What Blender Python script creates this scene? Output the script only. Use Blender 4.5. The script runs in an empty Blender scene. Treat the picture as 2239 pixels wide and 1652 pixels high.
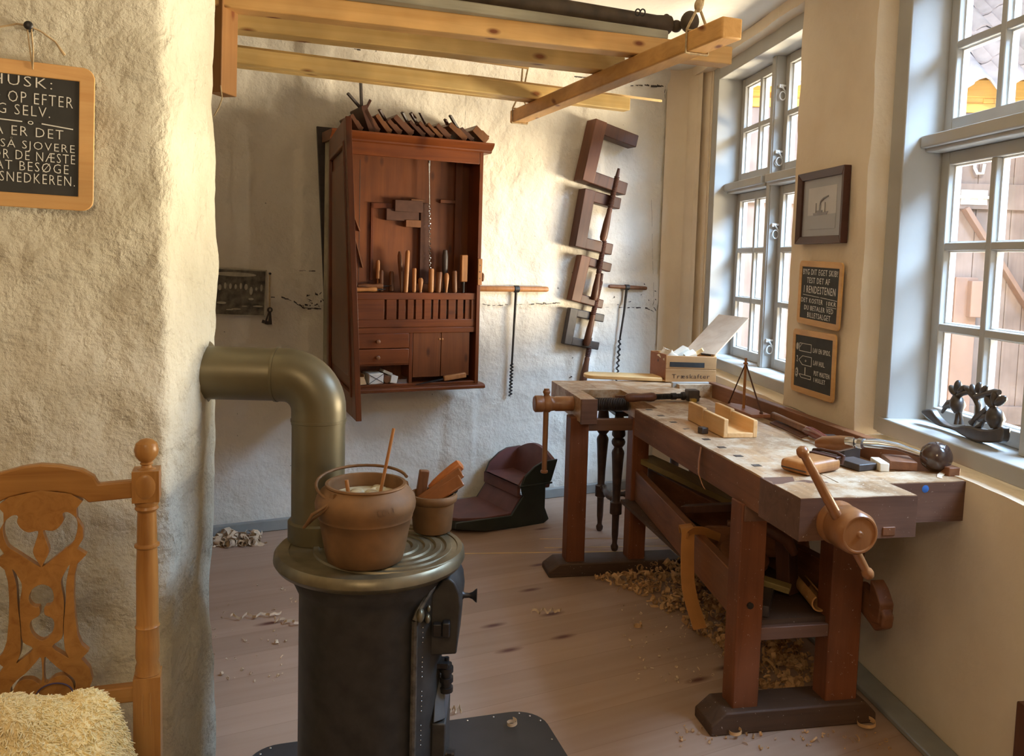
import bpy, bmesh, math, random
from mathutils import Vector, Matrix, Euler, noise
SC = bpy.context.scene
COL = SC.collection
PI = math.pi
def R(d): return math.radians(d)
V = Vector
# ---------------------------------------------------------------- camera
F_PX, PITCH, ROLL, CY, CX, CAM_H = 1850.0, R(4.5), R(1.6), 709.0, 1119.5, 1.5
fw = V((0, math.cos(PITCH), -math.sin(PITCH)))
up0 = V((0, math.sin(PITCH), math.cos(PITCH)))
rt = V((1, 0, 0))*math.cos(ROLL) + up0*math.sin(ROLL)
up = up0*math.cos(ROLL) - V((1, 0, 0))*math.sin(ROLL)
EYE = V((0, 0, CAM_H))
cam_d = bpy.data.cameras.new('camera'); cam = bpy.data.objects.new('camera', cam_d); COL.objects.link(cam)
cam.matrix_world = Matrix(((rt.x, up.x, -fw.x, EYE.x), (rt.y, up.y, -fw.y, EYE.y), (rt.z, up.z, -fw.z, EYE.z), (0, 0, 0, 1)))
cam_d.sensor_fit = 'HORIZONTAL'; cam_d.sensor_width = 36; cam_d.lens = 36*F_PX/2239
cam_d.shift_y = -(826-CY)/2239; cam_d.clip_start = .05; cam_d.clip_end = 200
SC.camera = cam
# ---------------------------------------------------------------- view, world, sun, daylight
SC.view_settings.view_transform = 'Standard'; SC.view_settings.look = 'None'
SC.view_settings.gamma = 1; SC.view_settings.use_curve_mapping = False
SC.view_settings.exposure = 0.0
wd = bpy.data.worlds.new('world'); SC.world = wd; wd.use_nodes = True
wd.node_tree.nodes['Background'].inputs[0].default_value = (.62, .78, 1, 1)
wd.node_tree.nodes['Background'].inputs[1].default_value = .55
def lamp(name, kind, loc, target, energy, color, **k):
    d = bpy.data.lights.new(name, kind); d.energy = energy; d.color = color
    for a, b in k.items(): setattr(d, a, b)
    o = bpy.data.objects.new(name, d); COL.objects.link(o); o.location = loc
    o.rotation_euler = (V(target)-V(loc)).to_track_quat('-Z', 'Y').to_euler()
    return o
lamp('sun', 'SUN', (-2, -4, 8), (0, 2, 4.2), 2.6, (1, .93, .80), angle=R(.6))
# sky light falling steeply through the windows: cool, reaches the floor and lower walls
lamp('sky_light', 'AREA', (3.6, 2.5, 4.3), (.9, 3.0, 1.1), 1100, (.45, .68, 1), shape='RECTANGLE', size=4.2, size_y=2.0, spread=R(115))
# light thrown back by the sunlit yellow yard: warm, comes in low and rises to the ceiling
lamp('yard_light', 'AREA', (5.2, 3.9, .7), (0, 2.9, 1.75), 610, (1, .86, .62), shape='RECTANGLE', size=3.2, size_y=1.2, spread=R(105))
# added warm fill behind the camera, lifting the pier and dark things
lamp('warm_fill', 'AREA', (-.2, -.7, 2.45), (.2, 2.6, 1.0), 19, (1, .76, .48), shape='DISK', size=.7)
# ---------------------------------------------------------------- frames of the room
class Frame:
    def __init__(s, o, ang): s.o = V(o); s.a = ang; s.m = Matrix.Translation(s.o) @ Matrix.Rotation(ang, 4, 'Z'); s.i = s.m.inverted()
    def w(s, x, y, z=0): return s.m @ V((x, y, z))
def ray(x, y): return fw + rt*((x-CX)/F_PX) - up*((y-CY)/F_PX)
def on_z(x, y, z=0): r = ray(x, y); return EYE + r*((z-CAM_H)/r.z)
def on_y(x, y, Y): r = ray(x, y); return EYE + r*(Y/r.y)
def on_fr(fr, x, y, ly=0):
    o = fr.i @ EYE; d = fr.i.to_3x3() @ ray(x, y); return o + d*((ly-o.y)/d.y)
def on_frx(fr, x, y, lx=0):
    o = fr.i @ EYE; d = fr.i.to_3x3() @ ray(x, y); return o + d*((lx-o.x)/d.x)
BK = Frame((-1.54, 4.337, 0), math.atan2(.452, .892))          # back wall: x to the right, y into the wall
RT = Frame((1.059, 6.02, 0), math.atan2(-.9952, .0976))           # window wall: x towards the camera from the corner, y outwards
PF = Frame((-.732, 1.814, 0), math.atan2(math.cos(R(67)), math.sin(R(67))))  # front of the near left wall
WB = Frame((.661, 2.608, 0), R(11.1))                           # workbench: x to the right, y along its length
# ---------------------------------------------------------------- materials
MATS = {}
def newmat(name):
    m = bpy.data.materials.new(name); m.use_nodes = True; MATS[name] = m
    nt = m.node_tree; return m, nt, nt.nodes['Principled BSDF']
def N(nt, t, **k):
    n = nt.nodes.new(t)
    for a, b in k.items():
        if a.startswith('i_'): n.inputs[a[2:].replace('_', ' ')].default_value = b
        else: setattr(n, a, b)
    return n
def ramp(nt, src, stops):
    r = nt.nodes.new('ShaderNodeValToRGB'); e = r.color_ramp.elements
    while len(e) < len(stops): e.new(.5)
    for q, (p, c) in zip(e, stops): q.position = p; q.color = (*c, 1) if len(c) == 3 else c
    nt.links.new(src, r.inputs[0]); return r
def mixc(nt, fac, a, b, mode='MIX'):
    m = nt.nodes.new('ShaderNodeMix'); m.data_type = 'RGBA'; m.blend_type = mode
    for i, s in ((0, fac), (6, a), (7, b)):
        if hasattr(s, 'is_output'): nt.links.new(s, m.inputs[i])
        elif i == 0: m.inputs[0].default_value = s
        else: m.inputs[i].default_value = (*s, 1)
    return m.outputs[2]
def coords(nt, scale=(1, 1, 1), kind='Object', rot=(0, 0, 0)):
    t = N(nt, 'ShaderNodeTexCoord'); mp = N(nt, 'ShaderNodeMapping'); mp.inputs['Scale'].default_value = scale; mp.inputs['Rotation'].default_value = rot
    nt.links.new(t.outputs[kind], mp.inputs[0]); return mp.outputs[0]
def bump(nt, bs, src, strength=.3, dist=.01, prev=None):
    b = N(nt, 'ShaderNodeBump'); b.inputs['Strength'].default_value = strength; b.inputs['Distance'].default_value = dist
    nt.links.new(src, b.inputs['Height'])
    if prev is not None: nt.links.new(prev, b.inputs['Normal'])
    nt.links.new(b.outputs[0], bs.inputs['Normal']); return b.outputs[0]
def plain(name, c, rough=.6, metal=0, var=.25, scale=20, bmp=0.0, spec=None):
    m, nt, bs = newmat(name)
    co = coords(nt); n = N(nt, 'ShaderNodeTexNoise', i_Scale=scale, i_Detail=5.0); nt.links.new(co, n.inputs[0])
    r = ramp(nt, n.outputs[0], [(.3, tuple(x*(1-var) for x in c)), (.7, tuple(min(1, x*(1+var)) for x in c))])
    nt.links.new(r.outputs[0], bs.inputs['Base Color']); bs.inputs['Roughness'].default_value = rough; bs.inputs['Metallic'].default_value = metal
    if spec is not None: bs.inputs['Specular IOR Level'].default_value = spec
    if bmp: bump(nt, bs, n.outputs[0], bmp, .004)
    return m
def wood(name, a, b, axis='X', rough=.5, across=28, along=1.6, knots=0, kc=None, dust=0, worn=None, bmp=.12, spec=.35):
    m, nt, bs = newmat(name)
    sc = [across]*3; sc['XYZ'.index(axis)] = along
    co = coords(nt, sc); n = N(nt, 'ShaderNodeTexNoise', i_Scale=1.0, i_Detail=6.0, i_Roughness=.62, i_Distortion=.9); nt.links.new(co, n.inputs[0])
    r = ramp(nt, n.outputs[0], [(.28, b), (.5, tuple((p*.6+q*.4) for p, q in zip(a, b))), (.72, a)])
    col = r.outputs[0]
    c2 = coords(nt, (1, 1, 1)); n2 = N(nt, 'ShaderNodeTexNoise', i_Scale=3.2, i_Detail=3.0); nt.links.new(c2, n2.inputs[0])
    r2 = ramp(nt, n2.outputs[0], [(.35, (.72, .72, .72)), (.65, (1.12, 1.12, 1.12))])
    col = mixc(nt, 1, col, r2.outputs[0], 'MULTIPLY')
    if knots:
        ck = coords(nt, (1, 1, 1)); sp = N(nt, 'ShaderNodeSeparateXYZ'); nt.links.new(ck, sp.inputs[0]); k_ = 'XYZ'.index(axis); oth = [q for q in range(3) if q != k_]
        ad = N(nt, 'ShaderNodeMath', operation='ADD'); nt.links.new(sp.outputs[oth[0]], ad.inputs[0]); nt.links.new(sp.outputs[oth[1]], ad.inputs[1])
        cb = N(nt, 'ShaderNodeCombineXYZ'); nt.links.new(sp.outputs[k_], cb.inputs[0]); nt.links.new(ad.outputs[0], cb.inputs[1])
        km = N(nt, 'ShaderNodeMapping'); km.inputs['Scale'].default_value = (knots*1.5, knots*3.4, 1); nt.links.new(cb.outputs[0], km.inputs[0])
        vo = N(nt, 'ShaderNodeTexVoronoi', i_Scale=1.0, voronoi_dimensions='2D'); nt.links.new(km.outputs[0], vo.inputs[0])
        kr = ramp(nt, vo.outputs['Distance'], [(.035, (1, 1, 1)), (.10, (0, 0, 0))])
        col = mixc(nt, kr.outputs[0], col, kc or tuple(x*.35 for x in b))
    if worn:
        nw = N(nt, 'ShaderNodeTexNoise', i_Scale=9.0, i_Detail=8.0, i_Roughness=.7); nt.links.new(c2, nw.inputs[0])
        wr = ramp(nt, nw.outputs[0], [(.46, (0, 0, 0)), (.62, (1, 1, 1))])
        col = mixc(nt, wr.outputs[0], col, worn)
    if dust:
        nd = N(nt, 'ShaderNodeTexNoise', i_Scale=95.0, i_Detail=4.0, i_Roughness=.7); nt.links.new(c2, nd.inputs[0])
        dr = ramp(nt, nd.outputs[0], [(.70-dust*.2, (0, 0, 0)), (.74-dust*.2, (1, 1, 1))])
        col = mixc(nt, dr.outputs[0], col, (.62, .55, .45))
    nt.links.new(col, bs.inputs['Base Color']); bs.inputs['Roughness'].default_value = rough
    bs.inputs['Specular IOR Level'].default_value = spec
    bump(nt, bs, n.outputs[0], bmp, .004)
    return m
def plaster(name, a, b, bscale=7, bst=.5, fine=.35, marks=0):
    m, nt, bs = newmat(name)
    co = coords(nt)
    n = N(nt, 'ShaderNodeTexNoise', i_Scale=2.2, i_Detail=6.0, i_Roughness=.6); nt.links.new(co, n.inputs[0])
    r = ramp(nt, n.outputs[0], [(.3, b), (.65, a)]); col = r.outputs[0]
    if marks:   # small dark chips in the limewash
        v = N(nt, 'ShaderNodeTexNoise', i_Scale=34.0, i_Detail=3.0); nt.links.new(co, v.inputs[0])
        vr = ramp(nt, v.outputs[0], [(.745, (0, 0, 0)), (.77, (1, 1, 1))]); col = mixc(nt, vr.outputs[0], col, tuple(x*.45 for x in b))
    nt.links.new(col, bs.inputs['Base Color']); bs.inputs['Roughness'].default_value = .92; bs.inputs['Specular IOR Level'].default_value = .15
    n1 = N(nt, 'ShaderNodeTexNoise', i_Scale=float(bscale), i_Detail=4.0); nt.links.new(co, n1.inputs[0])
    n2 = N(nt, 'ShaderNodeTexNoise', i_Scale=48.0, i_Detail=6.0, i_Roughness=.65); nt.links.new(co, n2.inputs[0])
    p = bump(nt, bs, n1.outputs[0], bst, .05); bump(nt, bs, n2.outputs[0], fine, .012, p)
    return m
def glass(name, gl=.06):
    m, nt, bs = newmat(name); nt.nodes.remove(bs)
    t = N(nt, 'ShaderNodeBsdfTransparent'); g = N(nt, 'ShaderNodeBsdfGlossy'); g.inputs['Roughness'].default_value = .02
    x = N(nt, 'ShaderNodeMixShader'); x.inputs[0].default_value = gl
    nt.links.new(t.outputs[0], x.inputs[1]); nt.links.new(g.outputs[0], x.inputs[2]); nt.links.new(x.outputs[0], nt.nodes['Material Output'].inputs[0]); return m

PLASTER = plaster('lime_plaster', (.80, .745, .65), (.69, .625, .52), 7, .55, .4, 1)
PLASTER_N = plaster('rough_plaster', (.72, .68, .56), (.54, .50, .38), 9, .9, .9, 0)
PLASTER_S = plaster('smooth_plaster', (.82, .70, .53), (.73, .60, .44), 3, .2, .15, 0)
CEIL = plaster('ceiling_paint', (.78, .74, .66), (.72, .68, .6), 4, .15, .1, 0)
GREYPAINT = plain('grey_paint', (.41, .395, .36), .5, 0, .06, 6)
SKIRT = plain('skirting_paint', (.27, .27, .25), .6, 0, .12, 9)
WHITE = plain('white_metal', (.75, .75, .73), .35, 0, .05)
GLASS = glass('window_glass', .05)
PINE_X = wood('pine_x', (.82, .50, .19), (.68, .36, .11), 'X', .5, 30, 1.2, 2.2, (.20, .06, .015))
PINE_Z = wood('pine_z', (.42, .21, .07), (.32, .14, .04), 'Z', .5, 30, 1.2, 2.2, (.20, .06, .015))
PALE_X = wood('pale_pine_x', (.80, .56, .27), (.68, .42, .16), 'X', .55, 34, 1.5)
PALE_Y = wood('pale_pine_y', (.78, .50, .24), (.66, .36, .13), 'Y', .55, 34, 1.5)
SLATEWOOD = wood('slate_frame_wood', (.74, .44, .17), (.62, .32, .10), 'X', .5, 40, 3)
SLATEWOOD_Z = wood('slate_frame_wood_z', (.74, .44, .17), (.62, .32, .10), 'Z', .5, 40, 3)
CAB_Z = wood('cabinet_wood_z', (.165, .043, .011), (.09, .021, .006), 'Z', .34, 30, 1.6, 1.6, (.08, .02, .006))
CAB_X = wood('cabinet_wood_x', (.185, .05, .012), (.105, .026, .007), 'X', .34, 30, 1.6, 1.6, (.08, .02, .006))
CABBACK = wood('cabinet_back_wood', (.175, .052, .012), (.10, .027, .007), 'Z', .42, 22, 1.2, 2.0, (.07, .02, .006))
BENCH_Y = wood('bench_wood_y', (.25, .10, .042), (.15, .055, .022), 'Y', .5, 26, 1.4, 0, None, .12)
BENCH_X = wood('bench_wood_x', (.19, .096, .060), (.115, .056, .037), 'X', .5, 26, 1.4, 0, None, .12)
BENCH_Z = wood('bench_wood_z', (.22, .072, .028), (.135, .04, .014), 'Z', .5, 26, 1.4, 0, None, .16)
BENCHTOP = wood('bench_top_wood', (.50, .30, .15), (.28, .15, .068), 'Y', .42, 30, 1.6, 0, None, .34, (.55, .43, .30), .3)
DARKFOOT = wood('foot_wood', (.10, .055, .032), (.06, .032, .02), 'X', .6, 26, 1.4, 0, None, .12)
SCREWWOOD = wood('screw_wood', (.38, .165, .06), (.24, .092, .032), 'Z', .28, 22, 2.0, 0, None, 0, None, .1, .5)
MAHOG = wood('mahogany', (.095, .037, .021), (.055, .022, .014), 'Z', .45, 26, 1.6)
MAHOG2 = wood('lighter_mahogany', (.15, .057, .027), (.09, .034, .017), 'Z', .45, 26, 1.6)
BLACKWOOD = plain('blackened_wood', (.05, .036, .030), .5, 0, .3, 30)
TURNED = plain('turned_dark_wood', (.05, .026, .018), .38, 0, .3, 30)
OAK_X = wood('chair_oak_x', (.44, .215, .06), (.28, .115, .028), 'X', .34, 36, 2.2)
OAK_Z = wood('chair_oak_z', (.47, .23, .065), (.29, .12, .030), 'Z', .32, 36, 2.2)
HANDLE = wood('tool_handle_wood', (.48, .22, .075), (.34, .13, .04), 'Z', .4, 40, 4)
HANDLE_D = wood('dark_handle_wood', (.22, .09, .035), (.13, .05, .02), 'Z', .4, 40, 4)
IRON = plain('iron', (.045, .042, .042), .45, .7, .3, 40, .1)
BLACKIRON = plain('stove_iron', (.050, .047, .043), .5, .35, .25, 26, .12)
PLATEIRON = plain('stove_plate', (.20, .165, .10), .38, .55, .35, 14, .12)
PIPE = plain('stove_pipe', (.135, .110, .058), .38, .35, .16, 7)
RUST = plain('rusty_iron', (.19, .095, .036), .62, .25, .35, 12, .25)
STEEL = plain('steel', (.55, .55, .55), .25, 1, .1)
SLATE = plain('slate', (.032, .032, .030), .75, 0, .25, 18)
CHALK = plain('chalk', (.72, .72, .68), .9, 0, .12, 60)
ROPE = plain('rope', (.46, .34, .19), .85, 0, .25, 90)
REDPAINT = plain('red_paint', (.150, .058, .050), .55, 0, .22, 9)
GREENPAINT = plain('green_paint', (.020, .026, .020), .45, 0, .25, 9)
SHAVING = plain('wood_shavings', (.56, .33, .15), .7, 0, .35, 22)
SHAVING_L = plain('pale_shavings', (.66, .50, .34), .7, 0, .25, 22)
LEATHER = plain('tan_leather', (.46, .20, .055), .5, 0, .12, 14)
PAPER = plain('paper', (.72, .66, .54), .8, 0, .12, 14)
PHOTODARK = plain('photo_dark', (.105, .088, .060), .45, 0, .85, 26)
PHOTOLIGHT = plain('photo_light', (.40, .36, .27), .5, 0, .2, 30)
PICGREY = plain('picture_mount', (.36, .36, .38), .5, 0, .06, 6)
PICPALE = plain('picture_pale', (.52, .50, .49), .5, 0, .08, 6)
PICDARK = plain('picture_dark', (.24, .23, .24), .5, 0, .15, 12)
FRAMEBROWN = wood('picture_frame_wood', (.085, .032, .022), (.055, .02, .014), 'X', .35, 30, 2)
FUR = plain('fleece', (.92, .74, .40), .95, 0, .14, 9)
CARD = plain('cardboard', (.50, .30, .13), .8, 0, .15, 12)
POLEBROWN = plain('old_dark_wood', (.085, .058, .034), .6, 0, .35, 16)
OLDGREY = wood('weathered_board', (.40, .36, .26), (.28, .25, .18), 'X', .75, 26, 2)
GLUE = plain('dried_glue', (.45, .38, .24), .4, 0, .35, 30)
AMBER = plain('hide_glue', (.25, .085, .025), .18, 0, .3, 12)
YELLOWWALL = plain('yellow_limewash', (.80, .52, .16), .85, 0, .12, 3, .2)
YELLOWWOOD = wood('yellow_painted_timber', (.80, .50, .14), (.62, .36, .09), 'X', .7, 14, 1.2)
GATE = wood('gate_boards', (.31, .24, .21), (.25, .19, .165), 'Z', .6, 22, 1.5)
GATEDARK = plain('gate_batten', (.27, .175, .135), .6, 0, .1, 8)
TILE = plain('roof_tile', (.64, .59, .62), .8, 0, .22, 6, .3)
MOSS = plain('moss', (.45, .46, .28), .9, 0, .4, 30)
COBBLE = plain('yard_stone', (.5, .42, .3), .9, 0, .25, 8)
GREENBOARD = wood('greenish_board', (.28, .20, .07), (.19, .13, .045), 'Y', .5, 26, 1.5)
BLUEDAB = plain('blue_paint', (.03, .12, .35), .6, 0, .2, 30)
# floor boards: wide planks, soft seams, dark knots
def floor_mat():
    m, nt, bs = newmat('floor_boards')
    co = coords(nt, (1, 1, 1), 'Object', (0, 0, R(-27)))
    sx = N(nt, 'ShaderNodeSeparateXYZ'); nt.links.new(co, sx.inputs[0])
    st = N(nt, 'ShaderNodeMapping'); st.inputs['Scale'].default_value = (1.2, 20, 20); nt.links.new(co, st.inputs[0])
    n = N(nt, 'ShaderNodeTexNoise', i_Scale=1.0, i_Detail=5.0, i_Distortion=.6); nt.links.new(st.outputs[0], n.inputs[0])
    r = ramp(nt, n.outputs[0], [(.25, (.37, .245, .175)), (.75, (.43, .30, .222))])
    dv = N(nt, 'ShaderNodeMath', operation='DIVIDE'); dv.inputs[1].default_value = .175; nt.links.new(sx.outputs[1], dv.inputs[0])
    fl = N(nt, 'ShaderNodeMath', operation='FLOOR'); nt.links.new(dv.outputs[0], fl.inputs[0])
    wn = N(nt, 'ShaderNodeTexWhiteNoise', noise_dimensions='1D'); nt.links.new(fl.outputs[0], wn.inputs['W'])
    tone = ramp(nt, wn.outputs[0], [(0, (.92, .91, .90)), (1, (1.06, 1.06, 1.06))])
    col = mixc(nt, 1, r.outputs[0], tone.outputs[0], 'MULTIPLY')
    fr = N(nt, 'ShaderNodeMath', operation='FRACT'); nt.links.new(dv.outputs[0], fr.inputs[0])
    seam = ramp(nt, fr.outputs[0], [(0, (1, 1, 1)), (.022, (0, 0, 0))])
    col = mixc(nt, seam.outputs[0], col, (.29, .18, .125))
    kp = N(nt, 'ShaderNodeMapping'); kp.inputs['Scale'].default_value = (1.25, 3.9, 1); nt.links.new(co, kp.inputs[0])
    vo = N(nt, 'ShaderNodeTexVoronoi', i_Scale=1.0, voronoi_dimensions='2D'); nt.links.new(kp.outputs[0], vo.inputs[0])
    kr = ramp(nt, vo.outputs['Distance'], [(.02, (1, 1, 1)), (.085, (0, 0, 0))])
    col = mixc(nt, kr.outputs[0], col, (.13, .05, .038))
    nt.links.new(col, bs.inputs['Base Color']); bs.inputs['Roughness'].default_value = .55; bs.inputs['Specular IOR Level'].default_value = .3
    bump(nt, bs, n.outputs[0], .08, .004)
    return m
FLOOR = floor_mat()
# ---------------------------------------------------------------- mesh builder
class MB:
    def __init__(s, off=(0, 0, 0)): s.b = bmesh.new(); s.off = V(off); s.mt = None
    def tr(s, vs, m=None):
        for v in vs: v.co = (m @ v.co if m else v.co) - s.off
        return s
    def box(s, x0, x1, y0, y1, z0, z1, m=None):
        q = [s.b.verts.new(c) for c in ((x0, y0, z0), (x1, y0, z0), (x1, y1, z0), (x0, y1, z0), (x0, y0, z1), (x1, y0, z1), (x1, y1, z1), (x0, y1, z1))]
        for f in ((3, 2, 1, 0), (4, 5, 6, 7), (0, 1, 5, 4), (1, 2, 6, 5), (2, 3, 7, 6), (3, 0, 4, 7)): s.b.faces.new([q[i] for i in f])
        return s.tr(q, m)
    def hexa(s, pts):
        q = [s.b.verts.new(p) for p in pts]
        for f in ((3, 2, 1, 0), (4, 5, 6, 7), (0, 1, 5, 4), (1, 2, 6, 5), (2, 3, 7, 6), (3, 0, 4, 7)): s.b.faces.new([q[i] for i in f])
        return s.tr(q)
    def beam(s, p0, p1, w, h, upv=(0, 0, 1)):
        p0, p1 = V(p0), V(p1); d = (p1-p0); L = d.length; x = d.normalized(); y = V(upv).cross(x).normalized(); z = x.cross(y)
        m = Matrix(((x.x, y.x, z.x, p0.x), (x.y, y.y, z.y, p0.y), (x.z, y.z, z.z, p0.z), (0, 0, 0, 1)))
        return s.box(0, L, -w/2, w/2, -h/2, h/2, m)
    def cyl(s, p0, p1, r0, r1=None, n=20, cap=True):
        return s.tube([p0, p1], [r0, r0 if r1 is None else r1], n, cap)
    def tube(s, pts, rad, n=10, cap=True):
        pts = [V(p) for p in pts]; rad = rad if isinstance(rad, (list, tuple)) else [rad]*len(pts)
        rings = []; prev = None
        for i, p in enumerate(pts):
            t = (pts[min(i+1, len(pts)-1)]-pts[max(i-1, 0)]).normalized()
            if prev is None:
                a = t.orthogonal().normalized()
            else:
                a = (prev - t*prev.dot(t)); a = a.normalized() if a.length > 1e-6 else t.orthogonal().normalized()
            prev = a; b = t.cross(a)
            rings.append([s.b.verts.new(p + (a*math.cos(2*PI*k/n)+b*math.sin(2*PI*k/n))*rad[i] - s.off) for k in range(n)])
        for A, B in zip(rings, rings[1:]):
            for k in range(n): s.b.faces.new((A[k], A[(k+1) % n], B[(k+1) % n], B[k]))
        if cap: s.b.faces.new(rings[0][::-1]); s.b.faces.new(rings[-1])
        return s
    def lathe(s, prof, o=(0, 0, 0), ax=(0, 0, 1), n=28, m=None, closed=False):
        if m is None:
            z = V(ax).normalized(); x = z.orthogonal().normalized() if abs(z.z) < .999 else V((1, 0, 0)); y = z.cross(x)
            m = Matrix(((x.x, y.x, z.x, o[0]), (x.y, y.y, z.y, o[1]), (x.z, y.z, z.z, o[2]), (0, 0, 0, 1)))
        rings = []
        for r, h in prof:
            rings.append([s.b.verts.new(m @ V((max(r, 1e-5)*math.cos(2*PI*k/n), max(r, 1e-5)*math.sin(2*PI*k/n), h)) - s.off) for k in range(n)])
        for A, B in zip(rings, rings[1:]):
            for k in range(n): s.b.faces.new((A[k], A[(k+1) % n], B[(k+1) % n], B[k]))
        if closed:
            A, B = rings[-1], rings[0]
            for k in range(n): s.b.faces.new((A[k], A[(k+1) % n], B[(k+1) % n], B[k]))
        else: s.b.faces.new(rings[0][::-1]); s.b.faces.new(rings[-1])
        return s
    def prism(s, poly, m, t):
        # poly in local (x, y), extruded along local z from 0 to t; m is 4x4
        A = [s.b.verts.new(m @ V((x, y, 0)) - s.off) for x, y in poly]; B = [s.b.verts.new(m @ V((x, y, t)) - s.off) for x, y in poly]
        n = len(poly); s.b.faces.new(A[::-1]); s.b.faces.new(B)
        for k in range(n): s.b.faces.new((A[k], A[(k+1) % n], B[(k+1) % n], B[k]))
        return s
    def ball(s, c, r, sc=(1, 1, 1), n=20, m=None):
        res = bmesh.ops.create_uvsphere(s.b, u_segments=n, v_segments=max(8, n*2//3), radius=r)
        for v in res['verts']:
            p = V((v.co.x*sc[0], v.co.y*sc[1], v.co.z*sc[2])); v.co = (m.to_3x3() @ p if m else p) + V(c) - s.off
        return s
    def ribbon(s, pts, w, side, t=.0006):
        # thin curled strip with thickness t
        pts = [V(p) for p in pts]; side = V(side).normalized(); L = []
        for i, p in enumerate(pts):
            tg = (pts[min(i+1, len(pts)-1)]-pts[max(i-1, 0)]).normalized(); nn = tg.cross(side)
            nn = nn.normalized() if nn.length > 1e-6 else V((0, 0, 1))
            L.append([s.b.verts.new(q - s.off) for q in (p-side*w/2-nn*t/2, p+side*w/2-nn*t/2, p+side*w/2+nn*t/2, p-side*w/2+nn*t/2)])
        for A, B in zip(L, L[1:]):
            for k in range(4): s.b.faces.new((A[k], A[(k+1) % 4], B[(k+1) % 4], B[k]))
        s.b.faces.new(L[0][::-1]); s.b.faces.new(L[-1])
        return s
    def roughbox(s, x0, x1, y0, y1, z0, z1, step=.05, amp=.006, freq=4.0, rnd=0.0, seed=0):
        # box of gridded faces whose surface wavers like hand-laid plaster
        def grid(f, n1, n2):
            g = [[s.b.verts.new(f(i/n1, j/n2)) for j in range(n2+1)] for i in range(n1+1)]
            for i in range(n1):
                for j in range(n2): s.b.faces.new((g[i][j], g[i+1][j], g[i+1][j+1], g[i][j+1]))
        st = len(s.b.verts)
        k = lambda a, b: max(1, int(round(abs(b-a)/step)))
        nx, ny, nz = k(x0, x1), k(y0, y1), k(z0, z1); X = lambda u: x0+(x1-x0)*u; Y = lambda u: y0+(y1-y0)*u; Z = lambda u: z0+(z1-z0)*u
        grid(lambda u, v: (X(u), y0, Z(v)), nx, nz); grid(lambda u, v: (X(1-u), y1, Z(v)), nx, nz)
        grid(lambda u, v: (x1, Y(u), Z(v)), ny, nz); grid(lambda u, v: (x0, Y(1-u), Z(v)), ny, nz)
        grid(lambda u, v: (X(u), Y(v), z1), nx, ny); grid(lambda u, v: (X(u), Y(1-v), z0), nx, ny)
        s.b.verts.ensure_lookup_table()
        for v in s.b.verts[st:]:
            p = v.co.copy(); q = p*freq + V((seed, seed*1.7, 0)); d = noise.noise_vector(q)*amp + noise.noise_vector(q*3.1)*amp*.4
            v.co = p + d - s.off
        bmesh.ops.remove_doubles(s.b, verts=s.b.verts[st:], dist=1e-5)
        return s
    def build(s, name, mat, parent=None, smooth=40, bevel=0, seg=2, loc=None, rot=None):
        bmesh.ops.recalc_face_normals(s.b, faces=s.b.faces)
        me = bpy.data.meshes.new(name); s.b.to_mesh(me); s.b.free(); me.materials.append(mat)
        return link(name, me, parent, smooth, bevel, seg, loc, rot)
def link(name, me, parent=None, smooth=40, bevel=0, seg=2, loc=None, rot=None):
    o = bpy.data.objects.new(name, me); COL.objects.link(o)
    if smooth and len(me.polygons):
        me.polygons.foreach_set('use_smooth', [True]*len(me.polygons)); me.set_sharp_from_angle(angle=R(smooth))
    if bevel:
        md = o.modifiers.new('edge', 'BEVEL'); md.width = bevel; md.segments = seg; md.limit_method = 'ANGLE'; md.angle_limit = R(35)
    if parent: o.parent = parent
    if loc is not None: o.location = loc
    if rot is not None: o.rotation_euler = rot
    return o
def tag(o, label=None, cat=None, group=None, kind=None):
    if label: o['label'] = label
    if cat: o['category'] = cat
    if group: o['group'] = group
    if kind: o['kind'] = kind
    return o
def thing(name, label, cat, loc=(0, 0, 0), rot=0, group=None, kind=None):
    o = bpy.data.objects.new(name, None); COL.objects.link(o); o.location = loc
    o.rotation_euler = rot if isinstance(rot, (tuple, Euler)) else (0, 0, rot); o.empty_display_size = .05
    return tag(o, label, cat, group, kind)
def copy_tree(o, parent=None):
    c = o.copy(); COL.objects.link(c)
    if parent: c.parent = parent
    for ch in [x for x in bpy.data.objects if x.parent == o]: copy_tree(ch, c)
    return c
def smooth_poly(pts, n=6):
    out = []; L = len(pts)
    for i in range(L):
        p0, p1, p2, p3 = (V(pts[(i+k-1) % L]) for k in range(4))
        for j in range(n):
            t = j/n; out.append(.5*((2*p1)+(p2-p0)*t+(2*p0-5*p1+4*p2-p3)*t*t+(3*p1-p0-3*p2+p3)*t**3))
    return out
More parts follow.
